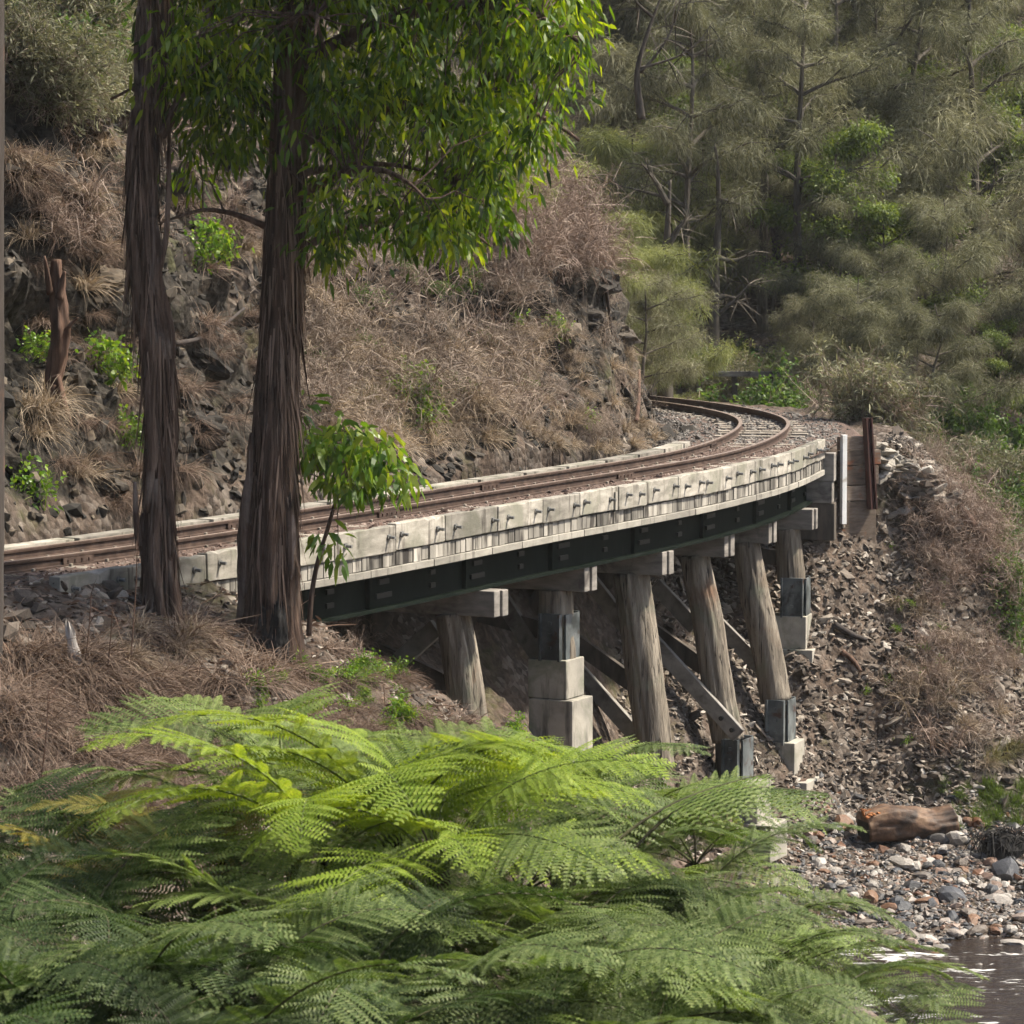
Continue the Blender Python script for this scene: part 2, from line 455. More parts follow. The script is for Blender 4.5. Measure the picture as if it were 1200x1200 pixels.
def ground(X, Y):
    shp = np.shape(X)
    X, Y = np.ravel(np.asarray(X, float)), np.ravel(np.asarray(Y, float))
    u, s, q, al = track_uv(X, Y)
    s = s + al
    w = u - np.interp(q, [54, 57, 72], [1.22, 1.75, 1.75]) - .2 * fbm(X * .5, Y * .5, 0, 3, 3)
    steep = np.interp(q, [36, 43, 46, 52, 54.5, 57, 72], [2.4, 2.3, 1.25, 1.2, 2.6, 3.6, 2.5])
    zc = np.interp(q, [36, 43, 46, 52, 55, 58, 72], [5.5, 5.2, 6, 5, 3.2, 3.4, 3])
    gent = np.interp(q, [36, 46, 54, 60, 72], [.95, .8, .8, 1.0, 1.0])
    up = np.minimum(steep * w, zc + gent * (w - zc / steep)) - .12
    low = np.interp(q, [36, 43, 45.5, 48.5, 52, 55, 58], [.45, .5, .75, 1.45, 1.55, 1.3, 1.2])
    hill = np.where(w > 0, up, np.maximum(-.95 + low * w, -30))
    rough = fbm(X * .45, Y * .45, 0, 21, 5)
    hill = hill + np.clip(w, 0, 2) * .22 * rough + np.where(w < 0, .18 * fbm(X * .8, Y * .8, 0, 5, 4), 0)
    # valley floor and the near bank under the ferns
    fl = np.interp(Y, [-40, 0, 5, 10, 16, 22, 28, 34, 39, 44, 48.2, 49.6, 53, 56, 60, 66], [3.2, 2.1, 1.9, .2, -2.2, -3.2, -4.2, -5.6, -6.55, -6.75, -6.6, -6.2, -5.55, -5.2, -4.9, -4.6])
    fl = fl + .10 * fbm(X * .7, Y * .7, 0, 8, 4) + .25 * fbm(X * .17, Y * .17, 0, 9, 2)
    # left bank
    d = np.hypot(np.maximum(0, s - S_NB), np.maximum(0, -u - 2.0))
    nb = -.28 + .22 * np.clip((S_A + 1.9 - s) / 1.2, 0, 1) - .56 * np.minimum(d, 3.6) - .85 * np.maximum(d - 3.6, 0) + np.clip(d, 0, 1.2) * .2 * fbm(X * .6, Y * .6, 0, 31, 4)
    nb = np.where(u > 1.35, -30, nb)
    # far embankment
    lat = np.maximum(0, -u - 2.45)
    fr = np.maximum(0, S_B + .50 + 1.15 * np.clip(-u - 1.25, 0, 1.1) - s)
    d2 = np.hypot(lat, fr)
    fb = -.2 - 1.13 * d2 - .95 * np.clip(fr * 4, 0, 1) + np.clip(d2, 0, 1.5) * .22 * fbm(X * .7, Y * .7, 0, 41, 4)
    fb = np.where((s > S_B - 14), fb, -30)
    # far side of the valley
    bk = np.interp(Y, [50, 62, 72, 84, 130, 320], [-9, -5, -1.5, .5, 22, 90]) - np.clip((X - 6) * .3, 0, 3) * np.clip((100 - Y) / 30, 0, 1) + .8 * fbm(X * .12, Y * .12, 0, 51, 4)
    z = smax(smax(fl, nb, .35), bk, .6)
    z = smax(z, fb, .3)
    z = np.where(w > 0, np.maximum(z, hill), smax(z, hill, .25))
    bed = ((s < S_A + .2) | (s > S_B + .1)) & (np.abs(u) < 1.38)
    z = np.where(bed, -.19, z)
    und = (s > S_A + 2.0) & (s < S_B - .25) & (u > -1.75) & (u < 1.3)
    z = np.where(und, np.minimum(z, -1.05 - .0 * u), z)
    return z.reshape(shp), u.reshape(shp), s.reshape(shp), w.reshape(shp), q.reshape(shp)


def axis(parts):
    a = []
    for lo, hi, st in parts:
        a.append(np.arange(lo, hi, st))
    return np.concatenate(a)


gx = axis([(-170, -60, 10), (-60, -20, 2.5), (-20, -9, .4), (-9, 10.5, .1), (10.5, 26, .5), (26, 60, 3), (60, 181, 10)])
gy = axis([(-40, 8, 3), (8, 32, .35), (32, 62, .1), (62, 72, .2), (72, 130, .8), (130, 321, 10)])
GX, GY = np.meshgrid(gx, gy)
GZ, GU, GS, GW, GQ = ground(GX, GY)
P = np.stack([GX, GY, GZ], -1)
dPx, dPy = np.gradient(P, axis=1), np.gradient(P, axis=0)
NRM = norm(np.cross(dPx, dPy))
msk = np.clip(GW - .1, 0, .8) * np.clip((70 - GY) / 6, 0, 1)
strata = fbm(GX * .9 + GZ * .5, GY * .9, GZ * 2.2, 61, 5, .55)
craggy = np.abs(fbm(GX * 1.4, GY * 1.4, GZ * 1.4, 71, 4, .55))
P = P + NRM * (msk * (.38 * strata - .35 * craggy))[..., None]
fine = fbm(GX * 2.5, GY * 2.5, 0, 81, 3)
amp = np.where((np.abs(GU) < 1.6) & ((GS < S_A + .2) | (GS > S_B)), .015, .06)
P[..., 2] += fine * amp
ny, nx = GX.shape
ii = np.arange(ny * nx).reshape(ny, nx)
quads = np.stack([ii[:-1, :-1], ii[:-1, 1:], ii[1:, 1:], ii[1:, :-1]], -1).reshape(-1, 4)


def terrain_mat():
    m, nt, out = new_mat('bush ground')
    n = N(nt)
    co = n('TexCoord').outputs['Object']
    geo = n('NewGeometry')
    nz = n('SeparateXYZ', {0: geo.outputs['Normal']}).outputs[2]
    lit = n.ramp(n.noise(co, 5, 9, .7, .6), [(.3, (.022, .016, .012)), (.45, (.060, .043, .032)), (.58, (.115, .085, .065)), (.74, (.22, .17, .13))])
    vor = n('TexVoronoi', {'Vector': co, 'Scale': 11.0})
    vcol = n.ramp(n('SeparateColor', {0: vor.outputs['Color']}).outputs[0], [(0, (.03, .025, .02)), (.5, (.09, .074, .061)), (1, (.24, .21, .18))])
    pm = n.ramp(n.noise(co, 1.3, 4, .6), [(.42, (0, 0, 0)), (.6, (1, 1, 1))])
    lit = n.mix(n.math('MULTIPLY', pm, .7), lit, vcol)
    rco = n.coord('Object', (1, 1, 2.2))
    rock = n.ramp(n.noise(rco, 2.4, 9, .68, .8), [(.3, (.009, .008, .007)), (.47, (.031, .027, .022)), (.6, (.066, .057, .046)), (.76, (.16, .138, .108))])  # dark rock tones, lowered so tree shade sits in the cliff colour
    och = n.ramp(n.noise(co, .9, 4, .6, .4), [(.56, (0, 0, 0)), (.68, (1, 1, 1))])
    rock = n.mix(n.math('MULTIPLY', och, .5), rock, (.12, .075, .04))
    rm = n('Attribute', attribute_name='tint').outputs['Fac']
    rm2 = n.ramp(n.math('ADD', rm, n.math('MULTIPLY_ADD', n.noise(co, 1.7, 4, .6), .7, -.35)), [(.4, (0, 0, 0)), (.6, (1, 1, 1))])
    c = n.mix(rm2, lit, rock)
    gm = n.ramp(n.noise(co, .8, 6, .7, .4), [(.55, (0, 0, 0)), (.68, (1, 1, 1))])
    c = n.mix(n.math('MULTIPLY', gm, .55), c, (.065, .070, .022))
    b = n('Bump', {'Height': n.math('ADD', n.noise(co, 7, 9, .7), n.math('MULTIPLY', vor.outputs['Distance'], -.6)), 'Strength': .8, 'Distance': .06})
    p = n('BsdfPrincipled', {'Base Color': c, 'Roughness': .9, 'Specular IOR Level': .2, 'Normal': b.outputs[0]})
    nt.links.new(p.outputs[0], out.inputs[0])
    return m


rockm = np.clip(msk * 1.0, 0, .55) * np.where(NRM[..., 2] < .55, 1.7, .7) * np.interp(GQ, [40, 45, 47, 53, 55], [2.6, 2.0, .75, .75, 1.2])  # raised towards the left: tree shade there is put into the rock colour
terr = MB()
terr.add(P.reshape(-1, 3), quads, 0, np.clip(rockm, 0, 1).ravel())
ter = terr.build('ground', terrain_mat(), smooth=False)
tag(ter, kind='structure', label='brown stony bush hillside and creek bank', cat='ground')
BVH = BVHTree.FromPolygons([tuple(v) for v in P.reshape(-1, 3)], quads.tolist())


def hit(px, py):
    d = Vector(ray(px, py)).normalized()
    loc, nrm, i, dist = BVH.ray_cast(Vector((0, 0, EYE)), d)
    if loc is None: return None, None
    return np.array(loc), np.array(nrm)


def gz(x, y):
    loc, nrm, i, d = BVH.ray_cast(Vector((x, y, 60)), Vector((0, 0, -1)))
    return (loc.z, np.array(nrm)) if loc is not None else (-9., np.array([0, 0, 1.]))


# ------------------------------------------------------------------ shape helpers
def tube(mb, P, rad, n=8, mi=0, tint=.5, cap=True, disp=None):
    P = np.asarray(P, float)
    rad = np.broadcast_to(np.asarray(rad, float), (len(P),))
    T = norm(np.gradient(P, axis=0))
    mean = np.abs(norm(P[-1] - P[0]))
    ref = np.eye(3)[mean.argmin()]
    A = norm(ref - (T @ ref)[:, None] * T)
    B = np.cross(T, A)
    a = np.linspace(0, 2 * PI, n, endpoint=False)
    rr = rad[:, None] * np.ones(n)[None]
    if disp is not None: rr = rr * disp(a[None, :], P)
    V = P[:, None] + rr[..., None] * (np.cos(a)[None, :, None] * A[:, None] + np.sin(a)[None, :, None] * B[:, None])
    k = len(P)
    i = np.arange(k - 1)[:, None] * n
    j = np.arange(n)[None]
    j2 = (j + 1) % n
    q = np.stack([i + j, i + j2, i + n + j2, i + n + j], -1).reshape(-1, 4)
    V = V.reshape(-1, 3)
    fs = [q]
    if cap:
        V = np.vstack([V, P[:1], P[-1:]])
        c0, c1 = k * n, k * n + 1
        jj = np.arange(n)
        fs.append(np.stack([(jj + 1) % n, jj, np.full(n, c0)], -1))
        fs.append(np.stack([(k - 1) * n + jj, (k - 1) * n + (jj + 1) % n, np.full(n, c1)], -1))
    mb.add(V, fs, mi, tint)


def strips(mb, base, d0, length, width, droop, seg=3, mi=0, tint=None, side=None):
    """many thin tapering blades; base (n,3), d0 (n,3) start directions, droop = how far the tip bends down"""
    n = len(base)
    base, d0 = np.asarray(base, float), norm(d0)
    L = np.broadcast_to(np.asarray(length, float), (n,))
    W = np.broadcast_to(np.asarray(width, float), (n,))
    D = np.broadcast_to(np.asarray(droop, float), (n,))
    t = np.linspace(0, 1, seg + 1)
    pts = base[:, None] + d0[:, None] * (L[:, None] * t[None])[..., None]
    pts[..., 2] -= (D * L)[:, None] * t[None] ** 2
    if side is None:
        side = np.cross(d0, rng.normal(size=(n, 3)))
    sd = norm(side)
    wt = W[:, None] * np.array([.8, 1, .75, .5, .3, .2])[:seg + 1][None] if seg > 1 else W[:, None] * np.array([.8, .35])[None]
    wt[:, -1] *= .35
    a = pts + sd[:, None] * wt[..., None] * .5
    b = pts - sd[:, None] * wt[..., None] * .5
    V = np.stack([a, b], 2).reshape(n, -1, 3)
    m = 2 * (seg + 1)
    k = np.arange(seg)
    f = np.stack([2 * k, 2 * k + 1, 2 * k + 3, 2 * k + 2], -1)
    fs = (np.arange(n)[:, None, None] * m + f[None]).reshape(-1, 4)
    tt = rng.random(n) if tint is None else np.broadcast_to(tint, (n,))
    mb.add(V.reshape(-1, 3), fs, mi, np.repeat(tt, m))


def leaves(mb, base, d, L, W, mi=0, tint=None, bend=.25):
    """lance shaped leaves with a crease and a bent tip, 6 vertices each"""
    n = len(base)
    d = norm(d)
    L = np.broadcast_to(np.asarray(L, float), (n,))[:, None]
    W = np.broadcast_to(np.asarray(W, float), (n,))[:, None]
    s = norm(np.cross(d, rng.normal(size=(n, 3))))
    nn = np.cross(s, d)
    dn = np.array([0, 0, -1.])
    p0 = base
    p1 = base + d * L * .35 + nn * W * .12
    p2 = base + d * L * .72 + dn * L * bend * .3
    p3 = base + d * L * .95 + dn * L * bend
    V = np.stack([p0, p1 + s * W * .5, p1 - s * W * .5, p2 + s * W * .36, p2 - s * W * .36, p3], 1)
    k = np.arange(n)[:, None] * 6
    tr = np.concatenate([k + np.array([[0, 1, 2]]), k + np.array([[3, 5, 4]])])
    qd = k + np.array([[1, 3, 4, 2]])
    tt = rng.random(n) if tint is None else np.clip(tint, 0, 1)
    mb.add(V.reshape(-1, 3), [tr, qd], mi, np.repeat(tt, 6))


def rand_dirs(n, up=0.0):
    d = rng.normal(size=(n, 3))
    d[:, 2] += up
    return norm(d)


_t = (1 + 5 ** .5) / 2
ICO_V = norm(np.array([[-1, _t, 0], [1, _t, 0], [-1, -_t, 0], [1, -_t, 0], [0, -1, _t], [0, 1, _t], [0, -1, -_t], [0, 1, -_t], [_t, 0, -1], [_t, 0, 1], [-_t, 0, -1], [-_t, 0, 1]]))
ICO_F = np.array([[0, 11, 5], [0, 5, 1], [0, 1, 7], [0, 7, 10], [0, 10, 11], [1, 5, 9], [5, 11, 4], [11, 10, 2], [10, 7, 6], [7, 1, 8], [3, 9, 4], [3, 4, 2], [3, 2, 6], [3, 6, 8], [3, 8, 9], [4, 9, 5], [2, 4, 11], [6, 2, 10], [8, 6, 7], [9, 8, 1]])


def ico2():
    v, f = list(map(tuple, ICO_V)), []
    cache = {}
    def mid(a, b):
        k = (min(a, b), max(a, b))
        if k not in cache:
            m = norm((np.array(v[a]) + np.array(v[b])) / 2)
            v.append(tuple(m)); cache[k] = len(v) - 1
        return cache[k]
    for a, b, c in ICO_F:
        ab, bc, ca = mid(a, b), mid(b, c), mid(c, a)
        f += [[a, ab, ca], [b, bc, ab], [c, ca, bc], [ab, bc, ca]]
    return np.array(v), np.array(f)


ICO2_V, ICO2_F = ico2()


def rock_shape(seed, fine=False, ang=.35):
    V, Fc = (ICO2_V, ICO2_F) if fine else (ICO_V, ICO_F)
    r = 1 + ang * fbm(V[:, 0] * 1.3 + seed * 3.1, V[:, 1] * 1.3, V[:, 2] * 1.3, seed, 3)
    v = V * r[:, None]
    g = np.random.default_rng(seed)
    for _ in range(4):                       # knock flat facets off it
        d = norm(g.normal(size=3))
        h = .55 + .3 * g.random()
        ex = np.maximum(0, v @ d - h)
        v = v - ex[:, None] * d[None] * .85
    return v, Fc


ROCKS = [rock_shape(k) for k in range(8)]


def rand_rot(n, flat=0.5):
    """random rotation matrices; flat -> stay near horizontal"""
    az = rng.random(n) * 2 * PI
    tx, ty = rng.normal(size=n) * flat, rng.normal(size=n) * flat
    c, s = np.cos(az), np.sin(az)
    Z = np.zeros(n); O = np.ones(n)
    Rz = np.stack([np.stack([c, -s, Z], -1), np.stack([s, c, Z], -1), np.stack([Z, Z, O], -1)], 1)
    cx, sx = np.cos(tx), np.sin(tx)
    Rx = np.stack([np.stack([O, Z, Z], -1), np.stack([Z, cx, -sx], -1), np.stack([Z, sx, cx], -1)], 1)
    cy, sy = np.cos(ty), np.sin(ty)
    Ry = np.stack([np.stack([cy, Z, sy], -1), np.stack([Z, O, Z], -1), np.stack([-sy, Z, cy], -1)], 1)
    return Rx @ Ry @ Rz


def scatter_rocks(mb, pos, size, squash=(1, .75, .45), flat=.4, tint=None):
    n = len(pos)
    Rm = rand_rot(n, flat)
    kind = rng.integers(0, len(ROCKS), n)
    tt = rng.random(n) if tint is None else tint
    for k in range(len(ROCKS)):
        ix = np.where(kind == k)[0]
        if not len(ix): continue
        v, f = ROCKS[k]
        sq = np.array(squash)[None] * (.75 + .5 * rng.random((len(ix), 3)))
        V = v[None] * sq[:, None] * size[ix][:, None, None]
        V = np.einsum('nij,nkj->nki', Rm[ix], V) + pos[ix][:, None]
        fs = (np.arange(len(ix))[:, None, None] * len(v) + f[None]).reshape(-1, 3)
        mb.add(V.reshape(-1, 3), fs, 0, np.repeat(tt[ix], len(v)))
# ------------------------------------------------------------------ light
SUN = norm(np.array([.74, .10, 1.0]))
elev, azim = math.asin(SUN[2]), math.atan2(SUN[0], SUN[1])
w = bpy.data.worlds.new('World')
SC.world = w
w.use_nodes = True
wn = w.node_tree
bg = wn.nodes['Background']
sky = wn.nodes.new('ShaderNodeTexSky')
sky.sky_type = 'NISHITA'
sky.sun_disc = False
sky.sun_elevation = elev
sky.sun_rotation = azim
sky.air_density = 1.0
sky.dust_density = 3.0
wn.links.new(sky.outputs[0], bg.inputs[0])
bg.inputs[1].default_value = .10
sd = bpy.data.lights.new('sun', 'SUN')
sd.energy = 5.0
sd.angle = R(4.0)
sd.color = (1, .905, .76)
so = bpy.data.objects.new('sun', sd)
COL.objects.link(so)
so.rotation_euler = Vector(SUN).to_track_quat('Z', 'Y').to_euler()
SC.view_settings.view_transform = 'Standard'
SC.view_settings.look = 'None'
SC.view_settings.exposure = 1.0
SC.view_settings.gamma = 1
SC.cycles.max_bounces = 4
SC.cycles.diffuse_bounces = 2
SC.cycles.glossy_bounces = 2
SC.cycles.transmission_bounces = 4
SC.cycles.transparent_max_bounces = 4
SC.cycles.use_adaptive_sampling = True
SC.cycles.adaptive_threshold = .04
SC.cycles.use_denoising = True
SC.cycles.caustics_reflective = SC.cycles.caustics_refractive = False


def put(o, root):
    """parent o, built in world coordinates, to a thing's Empty"""
    o.parent = root
    o.matrix_parent_inverse = Matrix.Translation(-root.location)
    return o


def Z3(p, z): return np.array([p[0], p[1], z])


def sweep(mb, path, profile, closed=True, mi=0, mis=None, tint=.5):
    """profile [(offset to the outside, z)] swept along path (n,2)"""
    path = np.asarray(path)
    t = norm(np.gradient(path, axis=0))
    n = np.stack([t[:, 1], -t[:, 0]], 1)
    V = np.stack([np.column_stack([path + n * o, np.full(len(path), z)]) for o, z in profile], 1)
    k, m = len(path), len(profile)
    fs = []
    for j in range(m if closed else m - 1):
        j2 = (j + 1) % m
        i = np.arange(k - 1) * m
        fs.append((np.stack([i + j, i + j2, i + m + j2, i + m + j], -1), (mis[j] if mis else mi)))
    base = mb.n
    mb.add(V.reshape(-1, 3), fs[0][0], fs[0][1], tint)
    for f, mm in fs[1:]:
        mb.f.append(f + base)
        mb.m.append(np.full(len(f), mm, np.int32))
    if closed:
        mb.f.append(np.array([list(range(m))[::-1], [(k - 1) * m + j for j in range(m)]]) + base)
        mb.m.append(np.full(2, mi, np.int32))


def line_s(s0, s1, off, step=.2):
    ss = np.linspace(s0, s1, max(2, int((s1 - s0) / step)))
    return np.array([at_s(s, off)[0] for s in ss])


# ------------------------------------------------------------------ track
S0, S1 = S_A - 6, TS[-1] - .5
p0 = at_s(S_A)[0]
track = thing('railway_track', 'narrow gauge railway track with rusty rails curving over the timber bridge', 'railway track', Z3(p0, -.13))
RAIL = [(.030, 0), (.033, -.012), (.030, -.034), (.009, -.044), (.009, -.104), (.052, -.112), (.052, -.126), (-.052, -.126), (-.052, -.112), (-.009, -.104), (-.009, -.044), (-.030, -.034), (-.033, -.012), (-.030, 0)]
for off in (GAUGE / 2, -GAUGE / 2):
    mb = MB()
    sweep(mb, line_s(S0, S1, off), RAIL, mi=0, mis=[0] * 13 + [1])
    put(mb.build('rail', [M['rust'], M['railtop']]), track)
for (px, py, off) in ((545, 566, -1), (455, 598, 1), (690, 552, 1), (60, 648, 1), (838, 519, -1), (250, 610, -1)):
    s = s_of(on_z(px, py, -.03))
    pp, t, n = at_s(s, off * GAUGE / 2)
    mb = MB()
    for sg in (1, -1):
        mb.box(Z3(pp + n * sg * .025, -.072), Z3(t * .26, 0), Z3(n * .014, 0), (0, 0, .034))
        for k in (-.18, -.06, .06, .18):
            mb.box(Z3(pp + n * sg * .043 + t * k, -.07), Z3(t * .012, 0), Z3(n * .008, 0), (0, 0, .012))
    put(mb.build('fishplate', M['rust']), track)
for k, s in enumerate(np.arange(S_A - 4, S_B + 13, .62)):
    pp, t, n = at_s(s)
    a = random.uniform(-.02, .02)
    t, n = t + n * a, n - t * a
    zt = -.128 + (.022 if S_B + 2.2 < s < S_B + 4.4 else .0) + random.uniform(-.006, .006)
    mb = MB()
    mb.box(Z3(pp + n * random.uniform(-.03, .03), zt - .06), Z3(t * .105, 0), Z3(n * .76, 0), (0, 0, .06))
    for sg in (1, -1):
        for e in (.085, -.085):
            mb.box(Z3(pp + n * (sg * GAUGE / 2 + e), zt + .012), Z3(t * .018, 0), Z3(n * .018, 0), (0, 0, .02))
    put(mb.build('sleeper', M['sleeper'], bevel=.008), track)

# ballast bed and its loose stones
mb = MB()
for (a, b, prof) in ((S0, S_A + .1, [(2.1, -.5), (1.45, -.14), (0, -.128), (-1.2, -.14), (-1.9, -.4)]),
                     (S_A + .1, S_B + .1, [(1.40, -.15), (.7, -.128), (-.7, -.128), (-.80, -.15)]),
                     (S_B + .1, S_B + 1.7, [(1.36, -.16), (.7, -.128), (-.7, -.128), (-1.25, -.14), (-2.0, -.42)]),
                     (S_B + 1.7, S1, [(2.05, -.5), (1.55, -.14), (0, -.135), (-1.25, -.14), (-2.0, -.42)])):
    sweep(mb, line_s(a, b, 0, .15), prof, closed=False)
o = mb.build('ballast_bed', surf_mat('ballast bed', [(.05, .034, .027), (.11, .075, .06), (.17, .125, .10)], 14, rough=.9, bump=.9, dist=.03))
tag(o, 'brown ballast bed under the rails', 'ballast', kind='structure')


def strew(s0, s1, o0, o1, n, lo, hi, zf, name, mat, label):
    ss, oo = rng.uniform(s0, s1, n), rng.uniform(o0, o1, n)
    k = (np.abs(np.abs(oo) - GAUGE / 2) > .085)
    k &= ~((oo > 1.33) & (ss > S_B - .1) & (ss < S_B + 1.9))
    ss, oo = ss[k], oo[k]
    cx, cy = np.interp(ss, TS, TC[:, 0]), np.interp(ss, TS, TC[:, 1])
    nx_, ny_ = np.interp(ss, TS, TN[:, 0]), np.interp(ss, TS, TN[:, 1])
    pos = np.stack([cx + nx_ * oo, cy + ny_ * oo, zf(oo)], -1)
    mb = MB()
    scatter_rocks(mb, pos, rng.uniform(lo, hi, len(pos)) * (1 + (rng.random(len(pos)) < .05)), (1, .8, .6), .6)
    tag(mb.build(name, mat), label, 'ballast', kind='stuff')


strew(S_A - 5, S_B + .5, -.79, 1.38, 10000, .014, .036, lambda o: -.135 + .0 * o, 'ballast_stones', M['ballast'], 'reddish brown ballast stones between the kerb timbers')
strew(S_B + .3, S_B + 18, -2.0, 2.3, 10500, .02, .05, lambda o: np.interp(np.abs(o), [0, 1.4, 2.1], [-.14, -.15, -.45]), 'ballast_stones', M['ballast_grey'], 'grey ballast stones heaped around the bend')

# ------------------------------------------------------------------ bridge
bridge = thing('trestle_bridge', 'curved timber trestle railway bridge with pale kerb planks and dark green girder', 'bridge', Z3(kerb[0], -1))


def kpt(d):
    q = np.linspace(0, KL, len(kerb))
    p = np.array([np.interp(d, q, kerb[:, i]) for i in (0, 1)])
    p2 = np.array([np.interp(d + .05, q, kerb[:, i]) for i in (0, 1)])
    p1 = np.array([np.interp(d - .05, q, kerb[:, i]) for i in (0, 1)])
    t = norm(p2 - p1)
    return p, t, np.array([t[1], -t[0]])


KL = np.linalg.norm(np.diff(kerb, axis=0), axis=1).sum()
kerb = resample(kerb, .05)


def kd(px, py, z=KZ):
    p = on_z(px, py, z)[:2]
    return ((kerb - p) ** 2).sum(1).argmin() / (len(kerb) - 1) * KL


def seg_box(mb, d0, d1, out0, out1, z0, z1, mi=0, tint=.5, lift=0.0, n=1):
    q = np.linspace(d0, d1, n + 1)
    ring = []
    for d in q:
        p, t, nn = kpt(d)
        ring.append([Z3(p + nn * out0, z0 + lift), Z3(p + nn * out1, z0 + lift), Z3(p + nn * out1, z1 + lift), Z3(p + nn * out0, z1 + lift)])
    V = np.array(ring).reshape(-1, 3)
    f = []
    for k in range(n):
        for j in range(4):
            f.append([k * 4 + j, k * 4 + (j + 1) % 4, k * 4 + 4 + (j + 1) % 4, k * 4 + 4 + j])
    f.append([3, 2, 1, 0])
    f.append([n * 4 + j for j in range(4)])
    mb.add(V, np.array(f), mi, tint)


JX = [(70, 677), (152, 664), (243, 649), (320, 637), (394, 626), (463, 614.5), (525, 605), (582, 594), (634, 585), (681, 577.5), (725, 570.5), (759, 565), (797, 559), (830, 553.5), (860, 547), (889, 541), (912, 535.5), (931, 530), (949, 524), (961, 518), (970, 513)]
joints = [kd(*j) for j in JX]
joints[0], joints[-1] = .0, KL
for a, b in zip(joints[:-1], joints[1:]):
    mb = MB()
    dz = random.uniform(-.012, .012)
    seg_box(mb, a + .008, b - .008, -.13 + random.uniform(-.01, .01), random.uniform(-.012, .008), -.28 + random.uniform(-.01, .012), KZ, tint=random.random(), lift=dz, n=12)
    vv = mb.v[-1]
    vv += np.column_stack([.006 * fbm(vv[:, 0] * 3, vv[:, 1] * 3, vv[:, 2] * 9, 7, 2)] * 3)
    top_ = vv[:, 2] > -.1
    vv[top_, 2] -= np.where(rng.random(top_.sum()) < .10, rng.uniform(.01, .035, top_.sum()), 0)
    pl = put(mb.build('kerb_plank', M['kerb'], bevel=.012), bridge)
    for e in ((a + random.uniform(.12, .28), b - random.uniform(.12, .26)) if b - a > .7 else ((a + b) / 2,)):
        p, t, n = kpt(e)
        z = -.11 + random.uniform(-.02, .02)
        bm_ = MB()
        tube(bm_, [Z3(p - n * .01, z + dz), Z3(p + n * .015, z + dz)], .038, 8)
        tube(bm_, [Z3(p + n * .012, z + dz), Z3(p + n * .085, z + dz - .004)], .019, 8)
        b_ = bm_.build('bolt', M['bolt'])
        b_.parent = pl
# small white metal tag on the kerb
p, t, n = kpt(kd(719, 571))
mb = MB().box(Z3(p + n * .012, -.15), Z3(t * .03, 0), Z3(n * .01, 0), (0, 0, .12))
put(mb.build('marker_plate', M['concrete']), bridge)
mb = MB()
d = .03
while d < KL - .1:
    wd = random.uniform(.11, .21)
    seg_box(mb, d, min(d + wd - .01, KL), -1.0, -.03 + random.uniform(-.018, .006), -.455 + random.uniform(0, .01), -.292, tint=random.random())
    d += wd
put(mb.build('deck_boards', M['deck_end']), bridge)
mb = MB()
d = .0
while d < KL - .1:
    wd = min(random.uniform(.5, 1.1), KL - d)
    seg_box(mb, d + .004, d + wd - .004, -.16, -.004 + random.uniform(-.008, .006), -.545, -.46, tint=random.random(), n=2)
    d += wd
put(mb.build('edge_strip', M['lip'], bevel=.006), bridge)
# far kerb
s_fk = s_of(on_z(826, 513, .03))
q = line_s(S_A - 3, s_fk, -.80, .1)
dd = np.arange(0, len(q) - 4, 14)
for a in dd:
    mb = MB()
    sweep(mb, q[a:min(a + 14, len(q))], [(0, -.28), (0, -.03), (-.24, -.03), (-.24, -.28)], tint=random.random())
    put(mb.build('kerb_plank', M['kerb']), bridge)
# girders, with flanges and splice plates
mb = MB()
seg_box(mb, 1.2, KL, -.34, -.30, -.96, -.55, n=30)
seg_box(mb, 1.2, KL, -.44, -.20, -1.0, -.962, n=30)
seg_box(mb, 1.2, KL, -.44, -.24, -.60, -.548, n=30)
seg_box(mb, 1.2, KL, -2.05, -2.01, -.96, -.55, n=30)
seg_box(mb, 1.2, KL, -2.15, -1.91, -1.0, -.962, n=30)
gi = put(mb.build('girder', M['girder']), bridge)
k = 0
for d in np.arange(2.0, KL - .3, 1.25):
    k += 1
    for z0, z1 in ((-.70, -.64), (-.86, -.80)):
        mb = MB()
        hw = random.uniform(.10, .2) if k % 2 else random.uniform(.05, .08)
        seg_box(mb, d - hw, d + hw, -.298, -.27, z0, z1)
        mb.build('splice_plate', M['plate']).parent = gi
for d in np.arange(1.6, KL - .3, 2.5):
    mb = MB()
    seg_box(mb, d - .012, d + .012, -.298, -.24, -.958, -.602)
    mb.build('stiffener', M['girder']).parent = gi
# deck slab underside
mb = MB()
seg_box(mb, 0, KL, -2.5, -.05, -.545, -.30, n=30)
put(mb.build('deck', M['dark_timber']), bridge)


def on_plane(px, py, pt, nrm):
    d = ray(px, py)
    o = np.array([0, 0, EYE])
    return o + d * ((np.asarray(pt) - o) @ nrm) / (d @ nrm)


